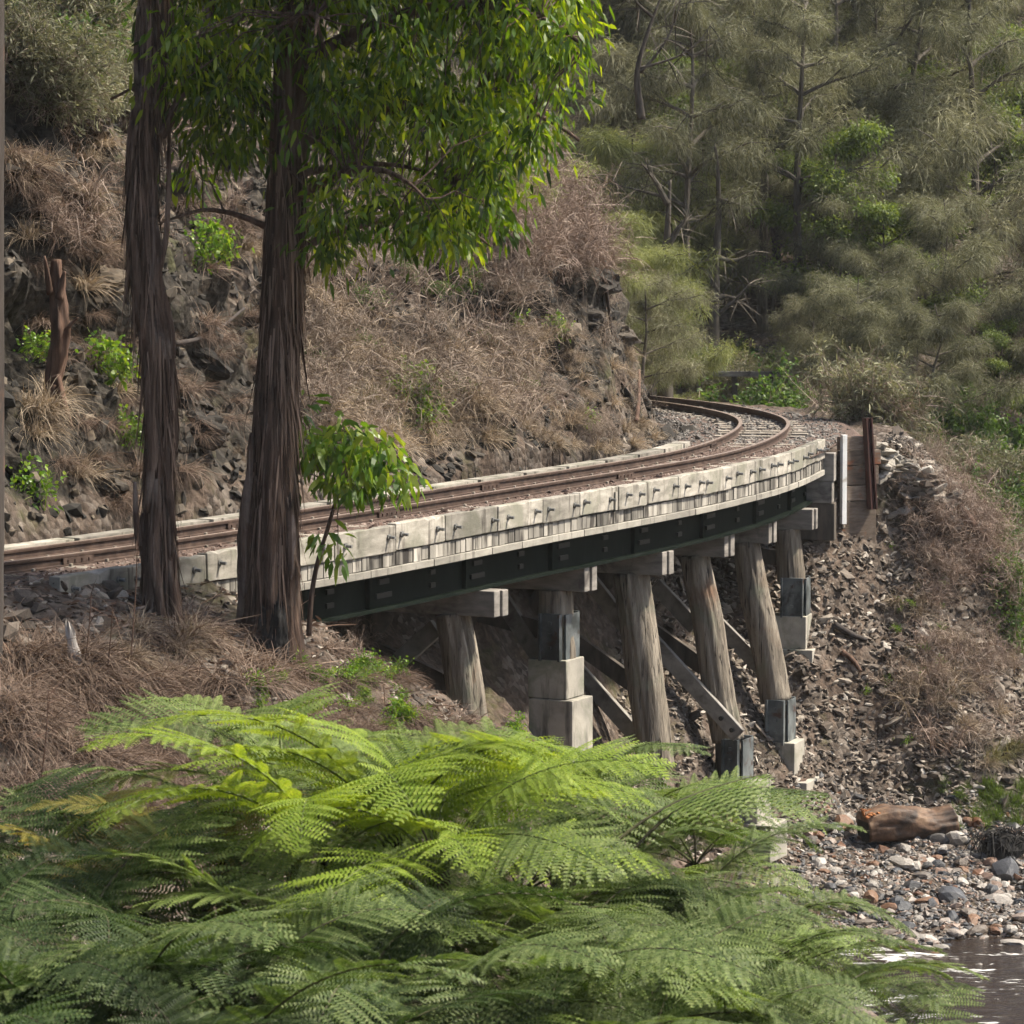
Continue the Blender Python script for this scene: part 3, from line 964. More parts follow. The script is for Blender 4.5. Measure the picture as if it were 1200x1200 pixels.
ZC = -1.003
BENTS = [  # cap corner px; pile top, bottom, radius px
    dict(cap=(579, 693), top=(531, 727), bot=(551, 850), r=21, br=[((440, 800), (512, 735))]),
    dict(cap=(685, 665), top=(651, 697), bot=(654, 775), r=20, br=[((575, 682), (646, 792))], sl=(634, 661, 719, 774),
         bl=[(641, 773, 819, .28), (645, 820, 905, .32)]),
    dict(cap=(776, 647), top=(739, 676), bot=(770, 900), r=21, br=[((688, 676), (748, 752)), ((672, 780), (762, 880))]),
    dict(cap=(849, 627), top=(815, 654), bot=(853, 868), r=18, br=[((768, 685), (815, 735)), ((762, 748), (866, 862))], sl=(848, 868, 866, 920),
         bl=[(866, 918, 965, .28), (876, 966, 1010, .35)]),
    dict(cap=(901, 612), top=(872, 636), bot=(910, 822), r=17, br=[((836, 726), (900, 790))], sl=(899, 921, 820, 872),
         bl=[(910, 870, 915, .28), (918, 916, 985, .36)]),
    dict(cap=(952, 597), top=(923, 621), bot=(928, 680), r=15, br=[], sl=(916, 942, 677, 723), bl=[(923, 722, 761, .29), (926, 761, 815, .35)]),
    dict(cap=(965, 581), top=(948, 603), bot=(950, 625), r=12, br=[], sl=(938, 960, 612, 656), bl=[(951, 653, 677, .28), (955, 677, 722, .32)]),
]
for B in BENTS:
    e = on_z(B['cap'][0], B['cap'][1], ZC)
    s = s_of(e)
    pp, t, n = at_s(s)
    t3, n3 = Z3(t, 0), Z3(n, 0)
    sc = F / e[1]
    # two cap beams, one either side of the pile heads
    e0 = e + t3 * .17
    for k, sg in enumerate((-1, 1)):
        ln = 3.4
        c = e0 - n3 * (ln / 2 + (.0 if sg < 0 else -.03)) + t3 * sg * .083 - np.array([0, 0, .165])
        put(MB().box(c, n3 * ln / 2, t3 * .08, (0, 0, .162)).build('cap_beam', M['cap'], bevel=.012), bridge)
    top, bot = on_plane(*B['top'], e0, t3), on_plane(*B['bot'], e0, t3)
    rad = B['r'] / sc
    top[2] = -1.33
    kk = np.linspace(0, 1, 40)[:, None]
    path = top + (bot - top) * kk
    sd_ = random.randint(0, 999)
    path[:, 0] += .02 * fbm(kk[:, 0] * 3, sd_, 0, 3, 2)
    mb = MB()
    tube(mb, path, rad * (1 + .10 * kk[:, 0]), 56, disp=lambda a, P_: 1 + .07 * fbm(np.cos(a) * 1.5, np.sin(a) * 1.5, P_[:, 2:3] * .9, sd_, 3) - .13 * np.clip(np.abs(vn(np.cos(a) * 5, np.sin(a) * 5, P_[:, 2:3] * .35, sd_ + 3)) * -6 + 1, 0, 1) + .02 * fbm(np.cos(a) * 12, np.sin(a) * 12, P_[:, 2:3] * 1.2, sd_, 2))
    put(mb.build('pile', M['pile'], smooth=True), bridge)
    # inner pile, hidden deep under the deck, on its own footing
    ti = e0 - n3 * 2.75
    g = gz(ti[0] - n[0] * .2, ti[1] - n[1] * .2)[0]
    ti[2] = -1.33
    bi = ti - n3 * .12
    bi[2] = min(g + .25, -1.6)
    mb = MB()
    tube(mb, np.linspace(ti, bi, 5), .19, 16)
    put(mb.build('pile', M['pile'], smooth=True), bridge)
    if s < S_B - .8:
        mb = MB().box(bi - np.array([0, 0, .35]), n3 * .34, t3 * .34, (0, 0, .38))
        put(mb.build('footing', M['concrete'], bevel=.015), bridge)
        hs = min(.5, (ti[2] - bi[2]) * .6)
        mb = MB().box(bi - t3 * .2 + np.array([0, 0, hs / 2 + .03]), n3 * .15, t3 * .035, (0, 0, hs / 2))
        put(mb.build('steel_sleeve', M['sleeve']), bridge)
    # raking middle pile and a dark cross brace in the gloom behind
    tm = e0 - n3 * 1.65
    tm[2] = -1.33
    bm2 = tm - n3 * .35
    bm2[2] = gz(bm2[0], bm2[1])[0] - .1
    if bm2[2] < -1.7:
        mb = MB()
        tube(mb, np.linspace(tm, bm2, 6), .17, 14)
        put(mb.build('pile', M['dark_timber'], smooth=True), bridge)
    A_, B_ = e0 - n3 * 3.0 + t3 * .3, e0 - n3 * .5 + t3 * .3
    A_[2], B_[2] = -1.5, max(-1.5 - 1.5, bot[2] + .3)
    d_ = norm(B_ - A_)
    put(MB().box((A_ + B_) / 2, d_ * np.linalg.norm(B_ - A_) / 2, t3 * .045, np.cross(d_, t3) * .12).build('brace', M['dark_timber']), bridge)
    if 'sl' in B:
        x0, x1, y0, y1 = B['sl']
        q0 = e0 - t3 * (rad * .9)
        a_, b_ = on_plane((x0 + x1) / 2, y0, q0, t3), on_plane((x0 + x1) / 2, y1, q0, t3)
        hw = (x1 - x0) / sc / 2 / .88 * .9
        c = (a_ + b_) / 2
        hz = (a_[2] - b_[2]) / 2
        mb = MB().box(c - t3 * .05, n3 * hw, t3 * .02, (0, 0, hz))
        mb.box(c + n3 * (hw - .015) - t3 * .085, n3 * .015, t3 * .03, (0, 0, hz))
        mb.box(c - n3 * (hw - .015) - t3 * .085, n3 * .015, t3 * .03, (0, 0, hz))
        mb.box(c + t3 * (rad * 2) + n3 * .02, n3 * hw, t3 * .02, (0, 0, hz))
        mb.box(c + t3 * rad + n3 * (hw + .025), n3 * .012, t3 * rad * .95, (0, 0, hz * .96))
        for zz in (.6, .1, -.45):
            mb.box(c - t3 * .085 + np.array([0, 0, zz * hz]), n3 * .022, t3 * .02, (0, 0, .022))
        sl = put(mb.build('steel_sleeve', M['sleeve']), bridge)
        if B['bl'][0][1] > B['bot'][1] + 20:
            mb = MB()
            tube(mb, np.linspace(bot, bot + np.array([.02, 0, -(B['bl'][0][1] - B['bot'][1]) / sc]), 4), rad * .85, 16)
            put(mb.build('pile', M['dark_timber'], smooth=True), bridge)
    for (x, y0, y1, hw) in B.get('bl', []):
        a_, b_ = on_plane(x, y0, e0 - t3 * hw, t3), on_plane(x, y1, e0 - t3 * hw, t3)
        c = (a_ + b_) / 2 + t3 * hw
        put(MB().box(c, n3 * hw, t3 * hw, (0, 0, (a_[2] - b_[2]) / 2 - .003)).build('footing', M['concrete'], bevel=.012), bridge)
    for (a_, b_) in B['br']:
        sd2 = -1 if b_[0] == 866 else 1
        q0 = e0 + t3 * sd2 * (rad + .06)
        A_, B_ = on_plane(*a_, q0, t3), on_plane(*b_, q0, t3)
        d = norm(B_ - A_)
        up = np.cross(d, t3)
        ln = np.linalg.norm(B_ - A_) / 2
        mb = MB().box((A_ + B_) / 2, d * ln, t3 * .045, up * .115)
        br = put(mb.build('brace', M['brace'], bevel=.008), bridge)
        for k in (.12, .35):
            bm_ = MB()
            c = B_ - d * k + t3 * sd2 * .045
            tube(bm_, [c, c + t3 * sd2 * .04], .035, 8)
            bb = bm_.build('bolt', M['plate'])
            bb.parent = br

# ------------------------------------------------------------------ abutment and its wing wall
pB, tB, nB = at_s(S_B + .12)
t3, n3 = Z3(tB, 0), Z3(nB, 0)
abut = thing('bridge_abutment', 'grey block abutment at the far end of the bridge under the last kerb planks', 'abutment', Z3(pB, -1.6))
for (z0, z1, o1, mat) in ((-1.6, -1.0, 1.50, 'concrete'), (-.998, -.66, 1.46, 'concrete'), (-.655, -.20, 1.49, 'concrete')):
    c = Z3(pB, (z0 + z1) / 2) + n3 * (o1 - 1.6)
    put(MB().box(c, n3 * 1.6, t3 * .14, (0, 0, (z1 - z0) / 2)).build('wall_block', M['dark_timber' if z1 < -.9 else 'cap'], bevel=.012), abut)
W0 = on_y(984, 601, 57.55)
W0[2] = 0
wd = norm(np.array([.85, .48, 0]))
wn_ = np.array([wd[1], -wd[0], 0])
wing = thing('retaining_wall', 'brown stacked board retaining wall between a white post and a rusty steel post', 'retaining wall', Z3(W0, -1.3))
zs = [-2.0, -1.02, -.77, -.45, -.20, .03]
for k in range(5):
    ln = .66 + random.uniform(-.03, .05) + (.1 if k in (2, 3) else 0)
    c = W0 + wd * (ln / 2 - .02) + np.array([0, 0, (zs[k] + zs[k + 1]) / 2]) + wn_ * random.uniform(-.012, .012)
    put(MB().box(c, wd * ln / 2, wn_ * .06, (0, 0, (zs[k + 1] - zs[k]) / 2 - .006), tint=random.random()).build('board', M['wallboard'], bevel=.012), wing)
c = W0 + wn_ * .10
put(MB().box(c + np.array([0, 0, -.66]), wd * .045, wn_ * .035, (0, 0, .72)).build('white_post', M['white'], bevel=.006), wing)
c = W0 + wd * .50 + wn_ * .12
lean = np.array([.08, 0, 0])
mb = MB()
for sg in (-1, 1):
    mb.box(c + wd * sg * .05 + np.array([0, 0, -.42]), wd * .012, wn_ * .06, np.array([0, 0, .74]) - lean * .6)
mb.box(c + np.array([0, 0, -.42]), wd * .05, wn_ * .012, np.array([0, 0, .739]) - lean * .6)
put(mb.build('steel_post', M['steelpost']), wing)
# ------------------------------------------------------------------ foreground trees
def trunk_path(px_list, Y, step=.05, lean=0):
    """px_list: (centre px, py, width px) from the base upwards"""
    P_ = np.array([on_y(x, y, Y) for x, y, _ in px_list])
    W_ = np.array([w_ for *_, w_ in px_list]) * Y / F / 2
    z = np.arange(P_[0, 2] - .25, P_[-1, 2], step)
    x = np.interp(z, P_[:, 2], P_[:, 0])
    r = np.interp(z, P_[:, 2], W_)
    k = np.ones(7) / 7
    pad = lambda a: np.convolve(np.pad(a, 3, mode='edge'), k, 'valid')
    return np.stack([pad(x), np.full(len(z), Y) + lean * (z - z[0]), z], 1), pad(r)


def bark_disp(seed, ridge=.12, flare=.0, z0=0):
    def f(a, P_):
        z = P_[:, 2:3]
        c, s = np.cos(a), np.sin(a)
        r = 1 + ridge * fbm(c * 1.6 + seed, s * 1.6, z * .30, seed, 3) - ridge * .9 * np.abs(fbm(c * 4.5, s * 4.5, z * .5 + seed, seed + 5, 3))
        r = r + .025 * fbm(c * 14, s * 14, z * 1.6, seed + 9, 3)
        h = np.clip(1 - (z - z0) / .55, 0, 1) ** 2
        return r + flare * h * (.6 + .9 * np.maximum(0, fbm(c * 1.3, s * 1.3, 0 * z, seed + 7, 2)))
    return f


# tree with the leafy crown
T2Y = 36.6
t2 = [(316, 757, 76), (318, 700, 68), (319, 600, 64), (322, 500, 57), (327, 400, 50), (332, 300, 50), (336, 200, 47), (341, 100, 45), (345, 0, 44), (352, -200, 40), (362, -500, 30), (372, -800, 14)]
pth, rad = trunk_path([(a_, b_, c_ * .92) for a_, b_, c_ in t2], T2Y)
base = pth[0] + np.array([0, 0, .25])
gum = thing('gum_tree', 'tall dark gum tree with a charred base and drooping green crown before the bridge', 'tree', base)
mb = MB()
tube(mb, pth, rad, 72, disp=bark_disp(3, .13, .14, base[2]))
put(mb.build('trunk', M['bark'], smooth=True), gum)
# charred patch at the foot, a crust standing just proud of the bark
az_ = np.linspace(R(-128), R(-38), 46)
zz_ = np.linspace(base[2] - .25, base[2] + .62, 44)
AA, ZZ = np.meshgrid(az_, zz_)
q_ = np.column_stack([np.zeros(44), np.zeros(44), zz_])
rr_ = np.interp(ZZ, pth[:, 2], rad) * bark_disp(3, .13, .14, base[2])(AA, q_)
top_ = base[2] + .46 + .30 * fbm(AA * 3.2, 3.3, 0, 5, 3) - 1.3 * np.abs(AA - R(-88)) ** 3
thick = np.clip((top_ - ZZ) / .08, -1, 1)
rr_ = rr_ + .012 * thick + np.where(thick > 0, .03 * fbm(AA * 7, ZZ * 6, 0, 8, 3), -.02)
cx_, cy_ = np.interp(ZZ, pth[:, 2], pth[:, 0]), np.interp(ZZ, pth[:, 2], pth[:, 1])
V_ = np.stack([cx_ + rr_ * np.cos(AA), cy_ + rr_ * np.sin(AA), ZZ], -1)
i_ = np.arange(44 * 46).reshape(44, 46)
put(MB().add(V_.reshape(-1, 3), np.stack([i_[:-1, :-1], i_[:-1, 1:], i_[1:, 1:], i_[1:, :-1]], -1).reshape(-1, 4)).build('burn_scar', M['char'], smooth=True), gum)
for (a0, z0, z1, off) in ((R(200), .5, 2.2, .02), (R(185), .1, 1.7, .04), (R(-40), .7, 1.6, .01)):
    z = np.linspace(base[2] + z0, base[2] + z1, 20)
    rr = np.interp(z, pth[:, 2], rad) * .97 + off
    xy = np.stack([np.interp(z, pth[:, 2], pth[:, 0]) + rr * math.cos(a0), T2Y + rr * math.sin(a0), z], 1)
    mb = MB()
    tube(mb, xy, .055 * np.sin(np.linspace(.15, PI - .1, 20)) ** .5, 8, disp=lambda a, P_: 1 + .3 * fbm(np.cos(a) * 2, np.sin(a) * 2, P_[:, 2:3] * 3, 4, 3))
    put(mb.build('bark_strip', M['bark_grey'], smooth=True), gum)



def flakes(root, pth_, rad_, n, z0, z1, mats, name='bark_flakes'):
    """loose curling flakes and fibres all over the bark"""
    z = rng.uniform(z0, z1, n)
    a = rng.uniform(0, 2 * PI, n)
    r = np.interp(z, pth_[:, 2], rad_) * rng.uniform(.97, 1.03, n)
    b = np.stack([np.interp(z, pth_[:, 2], pth_[:, 0]) + r * np.cos(a), np.interp(z, pth_[:, 2], pth_[:, 1]) + r * np.sin(a), z], 1)
    d = np.stack([np.cos(a) * .05, np.sin(a) * .05, -np.ones(n)], 1) + rng.normal(size=(n, 3)) * .06
    sd_ = np.stack([-np.sin(a), np.cos(a), np.zeros(n)], 1) + rng.normal(size=(n, 3)) * .25
    mb = MB()
    strips(mb, b, d, rng.uniform(.15, .9, n), rng.uniform(.006, .030, n), 0, 4, side=sd_)
    put(mb.build(name, mats), root)


M['flake'] = leaf_mat('loose bark', (.03, .019, .014), (.10, .067, .05), (.25, .18, .14), None, 0, .9, spec=.1)
flakes(gum, pth, rad, 1500, base[2] + .85, base[2] + 5.2, M['flake'])
# limbs and twigs and leaf sprays of the crown
limbs = []
lm = MB()
for (zh, az, ln, rise, r0) in ((3.2, 12, 2.2, .5, .05), (3.7, -50, 2.3, .5, .06), (4.3, 25, 3.3, .7, .08), (4.6, 165, 1.9, .6, .06), (5.1, -20, 3.2, .8, .09), (5.6, 75, 2.6, .9, .08),
                               (5.9, -110, 2.4, .8, .07), (6.4, 5, 3.3, .9, .10), (7.0, -165, 2.7, 1.0, .08), (7.4, 40, 3.4, 1.1, .08), (7.9, -45, 3.2, 1.2, .08), (8.4, 120, 2.4, 1.2, .07),
                               (4.0, -5, 1.7, .2, .045), (3.4, 195, 1.3, .35, .04), (5.3, -80, 2.0, .4, .06), (9.2, 0, 2.5, 1.4, .07)):
    q = np.linspace(0, 1, 12)
    i0 = np.abs(pth[:, 2] - zh).argmin()
    dr = np.array([math.cos(R(az)), math.sin(R(az)), 0])
    L_ = pth[i0] + dr * (q * ln)[:, None]
    L_[:, 2] += rise * np.sin(q * 2.2) * .9 - .25 * q ** 3 * ln * .5
    L_[:, :2] += .10 * np.stack([fbm(q * 4, zh, 0, 5, 3), fbm(q * 4, zh, 9, 6, 3)], 1) * q[:, None]
    tube(lm, L_, r0 * np.linspace(1, .22, 12), 8)
    limbs.append(L_[2:])
limb_pts = np.vstack(limbs)
put(lm.build('limbs', M['bark'], smooth=True), gum)
EDGE = ([195, 215, 240, 262, 290, 318, 345, 372, 400, 425, 450, 480, 520, 560, 590, 612, 640, 660, 680, 695],
        [160, 222, 232, 190, 205, 160, 215, 315, 328, 262, 290, 285, 302, 296, 275, 225, 172, 125, 72, 30])
cent = []
while len(cent) < 930:
    px, py = random.uniform(190, 700), random.uniform(-330, 320)
    if px > 676: continue
    if py < 0:
        if px > 690 + py * .15: continue
    elif py > np.interp(px, *EDGE) - 14: continue
    if py > 10 and random.random() > .62 + 1.1 * (fbm(px / 48., py / 40., 0, 77, 3) + .25): continue
    Yc = T2Y + random.uniform(-1.5, 1.6)
    if abs(px - 340) < 34 and Yc < T2Y + .3 and py > 60 and random.random() < .86: continue
    cent.append(on_y(px, py, Yc))
cent = np.array(cent)


def sprays(mb_leaf, mb_twig, cent, limb_pts, nleaf, L, W, spread=.17, twig=True, down=.95):
    n = len(cent)
    dd = ((cent[:, None] - limb_pts[None]) ** 2).sum(-1)
    src = limb_pts[dd.argmin(1)]
    if twig:
        for c, s_ in zip(cent, src):
            ln = np.linalg.norm(c - s_)
            mid = (c + s_) / 2 + np.array([0, 0, .12 * ln])
            tube(mb_twig, [s_, (s_ + mid) / 2 + rng.normal(size=3) * .02, mid, (mid + c) / 2 + rng.normal(size=3) * .02, c], np.array([.011, .009, .007, .006, .004]) * min(1.6, .6 + ln * .5), 5, cap=False)
    idx = np.repeat(np.arange(n), nleaf)
    off = rng.normal(size=(len(idx), 3)) * spread * np.array([1, 1, .75])
    b = cent[idx] + off
    d = norm(off) * .45 + rng.normal(size=off.shape) * .36
    d[:, 2] -= down
    tint = np.clip(.5 + .22 * rng.normal(size=n)[idx] + .22 * rng.normal(size=len(idx)), 0, 1)
    leaves(mb_leaf, b, d, L * rng.uniform(.65, 1.25, len(idx)), W * rng.uniform(.7, 1.25, len(idx)), 0, tint, bend=.18)


lf, tw = MB(), MB()
sprays(lf, tw, cent, limb_pts, 34, .155, .041, spread=.155, down=.75)
put(tw.build('twigs', M['bark']), gum)
put(lf.build('crown', M['gum']), gum)

# shaggy tree left of it
T1Y = 36.2
t1 = [(197, 752, 54), (193, 700, 50), (189, 640, 44), (186, 560, 42), (186, 480, 42), (183, 400, 43), (172, 320, 40), (167, 240, 38), (166, 175, 42), (169, 150, 43), (178, 80, 39), (181, 0, 43), (190, -250, 38), (196, -700, 20)]
pth1, rad1 = trunk_path([(a_ + 3 * math.sin(b_ / 60), b_, c_ * .87) for a_, b_, c_ in t1], T1Y)
base = pth1[0] + np.array([0, 0, .25])
shag = thing('gum_tree', 'shaggy grey brown tree trunk with hanging bark and one fork left of the leafy gum', 'tree', base)
mb = MB()
tube(mb, pth1, rad1, 72, disp=bark_disp(14, .30, .25, base[2]))
put(mb.build('trunk', M['bark_grey'], smooth=True), shag)
flakes(shag, pth1, rad1, 1500, base[2] + .1, base[2] + 6.8, M['flake'])
for (pts, r0) in ((((188, 160), (205, 135), (222, 80), (240, 35), (256, -20), (280, -120)), .055), (((176, 200), (160, 120), (158, 60), (163, 0)), .03), (((181, 330), (198, 280), (197, 180), (200, 120)), .03),
                  (((163, 640), (158, 600), (158, 560)), .035)):
    P_ = bspline(np.array([on_y(x, y, T1Y - .12) for x, y in pts]), 8)
    mb = MB()
    tube(mb, P_, r0 * np.linspace(1, .6, len(P_)), 9, disp=lambda a, Q: 1 + .25 * fbm(np.cos(a) * 2, np.sin(a) * 2, Q[:, 2:3] * 3, 4, 3))
    put(mb.build('branch' if r0 > .05 else 'bark_strip', M['bark_grey'], smooth=True), shag)
for (x, y0, y1, wd, mt) in ((186, 200, 420, .05, 'bark_grey'), (196, 250, 540, .045, 'bark'), (168, 260, 470, .05, 'bark'), (178, 420, 600, .06, 'bark_grey'), (200, 480, 660, .05, 'bark'), (186, 560, 740, .06, 'bark_grey'), (172, 600, 720, .05, 'bark'), (205, 640, 770, .05, 'bark')):
    z0, z1 = on_y(x, y1, T1Y)[2], on_y(x, y0, T1Y)[2]
    z = np.linspace(z0, z1, 16)
    cx = np.interp(z, pth1[:, 2], pth1[:, 0])
    rr = np.interp(z, pth1[:, 2], rad1)
    xo = on_y(x, (y0 + y1) / 2, T1Y)[0] - np.mean(cx)
    xo = np.clip(xo, -rr * .95, rr * .95)
    P_ = np.stack([cx + xo + .02 * np.sin(z * 5 + x), T1Y - np.sqrt(np.maximum(rr ** 2 - xo ** 2, .0004)) * 1.04, z], 1)
    mb = MB()
    tube(mb, P_, wd * np.sin(np.linspace(.1, PI - .1, 16)) ** .45, 9, disp=lambda a, Q: 1 + .25 * fbm(np.cos(a) * 2, np.sin(a) * 2, Q[:, 2:3] * 3, int(x), 3))
    put(mb.build('bark_strip', M[mt], smooth=True), shag)

# trunk cut by the left edge of the frame
pthe, rade = trunk_path([(-26, 1000, 66), (-25, 800, 58), (-22, 560, 55), (-22, 300, 52), (-21, 0, 50), (-20, -600, 40)], 33.5)
base = pthe[0] + np.array([0, 0, .25])
edge = thing('gum_tree', 'pale straight trunk standing at the very left edge of the view', 'tree', base)
mb = MB()
tube(mb, pthe, rade, 40, disp=bark_disp(25, .06))
put(mb.build('trunk', M['bark_pale'], smooth=True), edge)

# leafy sapling beside the gum
SY = 36.9
P_ = bspline(np.array([on_y(x, y, SY) for x, y in ((362, 745), (364, 700), (372, 655), (386, 615), (396, 575), (408, 540), (415, 515))]), 8)
base = P_[0]
sap = thing('sapling', 'bright green sapling with large drooping leaves at the foot of the gum tree', 'sapling', base)
mb = MB()
tube(mb, P_, .03 * np.linspace(1, .35, len(P_)), 8)
put(mb.build('stem', M['bark'], smooth=True), sap)
sl = [P_[-16:]]
tw, lf = MB(), MB()
for (x, y) in ((440, 520), (470, 560), (360, 510), (370, 560), (430, 560), (400, 500)):
    e = on_y(x, y, SY + random.uniform(-.3, .3))
    q = bspline(np.array([P_[-14], (P_[-14] + e) / 2 + np.array([0, 0, .1]), e]), 6)
    tube(tw, q, .012 * np.linspace(1, .4, len(q)), 6)
    sl.append(q)
cs = []
while len(cs) < 40:
    a, r_ = random.uniform(0, 2 * PI), math.sqrt(random.random())
    px, py = 415 + 58 * r_ * math.cos(a), 540 + 40 * r_ * math.sin(a) + 10 * math.cos(a)
    if px < 385 and py > 560: continue
    cs.append(on_y(px, py, SY + random.uniform(-.45, .45)))
for x, y in ((395, 655), (384, 640), (352, 505), (356, 545), (352, 575), (478, 575), (352, 490)): cs.append(on_y(x, y - 12, SY))
sprays(lf, tw, np.array(cs), np.vstack(sl), 15, .19, .062, spread=.10, down=.75)
put(tw.build('twigs', M['bark']), sap)
put(lf.build('leaves', M['sapling']), sap)

# ------------------------------------------------------------------ grass and shrub kinds
def proto_grass(n, L, wd, spread, lean, mat, seed, elev=(25, 80), droop=(.3, .9)):
    az = rng.random(n) * 2 * PI
    el = R(1) * rng.uniform(*elev, n)
    d = np.stack([np.cos(az) * np.cos(el) + lean, np.sin(az) * np.cos(el), np.sin(el)], -1)
    b = np.stack([rng.normal(size=n) * spread, rng.normal(size=n) * spread, np.zeros(n) - .03], -1)
    mb = MB()
    sd_ = np.stack([-np.sin(az), np.cos(az), np.zeros(n)], -1) + rng.normal(size=(n, 3)) * .4
    strips(mb, b, d, L * rng.uniform(.5, 1.2, n), wd, rng.uniform(*droop, n), 4, side=sd_)
    return mb.mesh('tuft', mat)


def proto_shrub(nst, H, mat, wd=.008, spread=.5, leaf=None, nleaf=0, sub=14, subsub=3):
    """many stemmed dry or leafy shrub"""
    az = rng.random(nst) * 2 * PI
    el = R(1) * rng.uniform(35, 85, nst)
    d = np.stack([np.cos(az) * np.cos(el), np.sin(az) * np.cos(el), np.sin(el)], -1)
    b = np.stack([rng.normal(size=nst) * .08, rng.normal(size=nst) * .08, np.full(nst, -.05)], -1)
    Ls = H * rng.uniform(.6, 1.15, nst)
    mb = MB()
    dr = rng.uniform(.0, .45, nst)
    strips(mb, b, d, Ls, wd * 1.8, dr, 4)
    i = np.repeat(np.arange(nst), sub)
    t = rng.uniform(.2, 1, len(i))
    p = b[i] + d[i] * (Ls[i] * t)[:, None]
    p[:, 2] -= dr[i] * Ls[i] * t ** 2
    d2 = norm(d[i] * .6 + rand_dirs(len(i), .25))
    L2 = H * rng.uniform(.2, .5, len(i)) * spread * 1.6
    dr2 = rng.uniform(0, .6, len(i))
    strips(mb, p, d2, L2, wd, dr2, 3)
    j = np.repeat(np.arange(len(i)), subsub)
    t2_ = rng.uniform(.25, 1, len(j))
    p2 = p[j] + d2[j] * (L2[j] * t2_)[:, None]
    p2[:, 2] -= dr2[j] * L2[j] * t2_ ** 2
    d3 = norm(d2[j] * .5 + rand_dirs(len(j), .1))
    L3 = L2[j] * rng.uniform(.25, .6, len(j))
    strips(mb, p2, d3, L3, wd * .7, rng.uniform(0, .5, len(j)), 2)
    st = mb.mesh('stems', mat)
    lv = None
    if leaf:
        k = rng.integers(0, len(j), nleaf)
        pp = p2[k] + d3[k] * (L3[k] * rng.random(nleaf))[:, None] + rng.normal(size=(nleaf, 3)) * .03
        mb = MB()
        tn_ = np.clip(.5 + .25 * fbm(pp[:, 0] * 4, pp[:, 1] * 4, pp[:, 2] * 4, 9, 2) + .2 * rng.normal(size=nleaf), 0, 1)
        leaves(mb, pp, d3[k] + rand_dirs(nleaf, .2) * .7, leaf[1] * rng.uniform(.6, 1.3, nleaf), leaf[2] * rng.uniform(.7, 1.3, nleaf), 0, tn_)
        lv = mb.mesh('leaves', leaf[0])
    return st, lv


PROTO_STEM = None
GR = dict(
    straw=[proto_grass(230, .62, .010, .07, .25, M['straw'], k) for k in range(3)],
    brown=[proto_grass(300, .55, .007, .10, .45, M['straw_brown'], k, (8, 55), (.3, .8)) for k in range(3)],
    green=[proto_grass(170, .40, .011, .07, .1, M['grass_green'], k, (35, 85), (.1, .7)) for k in range(2)],
    mixed=[proto_grass(240, .60, .010, .09, .2, M['grass_mixed'], k) for k in range(2)])
SH = dict(
    dry=[proto_shrub(11, .95, M['twig'], .0075, .55) for k in range(4)],
    red=[proto_shrub(11, .95, M['twig_red'], .0075, .55) for k in range(3)],
    stem=[proto_shrub(9, 1.15, M[('twig', 'twig_red', 'straw')[k]], .010, .42, sub=8, subsub=3) for k in range(3)],
    leafy=[proto_shrub(10, .8, M['twig'], .007, .5, (M['shrub_leaf'], .09, .032), 900) for k in range(2)],
    olive=[proto_shrub(12, 1.0, M['twig'], .007, .55, (M['olive'], .12, .016), 2600) for k in range(2)],
    wattle=[proto_shrub(12, 1.0, M['twig'], .007, .55, (M['wattle'], .10, .018), 2800) for k in range(3)],
    herb=[proto_shrub(8, .45, M['grass_green'], .006, .5, (M['sapling'], .055, .028), 260, 8, 2) for k in range(2)])


def downhill(nrm):
    return math.atan2(nrm[1], nrm[0])


SPOTS = {}


def plant(kind, pos, nrm, sc, name, label, cat, group):
    """a tuft is one mesh; a shrub is an Empty with stems and leaves"""
    rz = downhill(nrm) + random.uniform(-.5, .5) if kind in GR else random.uniform(0, 6.3)
    key = (kind, len(SPOTS.setdefault(kind, [])))
    SPOTS[kind].append(1)
    if kind in GR:
        o = link(name, GR[kind][key[1] % len(GR[kind])])
    else:
        st, lv = SH[kind][key[1] % len(SH[kind])]
        if lv is None: o = link(name, st)
        else:
            o = thing(name, label, cat)
            link('stems', st, o)
            link('leaves', lv, o)
    tag(o, label, cat, group)
    o.location = pos
    o.rotation_euler = (0, 0, rz)
    o.scale = (sc, sc, sc * random.uniform(.85, 1.15))
    return o


def scatter_px(kind, n, x0, x1, y0, y1, s0, s1, name, label, cat, group, cond=None, sink=.02, dmax=80):
    k = tries = 0
    while k < n and tries < n * 8:
        tries += 1
        px, py = random.uniform(x0, x1), random.uniform(y0, y1)
        if cond and not cond(px, py): continue
        p, nn = hit(px, py)
        if p is None or p[1] > dmax: continue
        u, s, _, _ = [float(a[0]) for a in track_uv([p[0]], [p[1]])]
        if -1.9 < u < 1.25 and s < S_B + 30: continue
        p = p - nn * sink
        plant(kind, p, nn, random.uniform(s0, s1), name, label, cat, group)
        k += 1


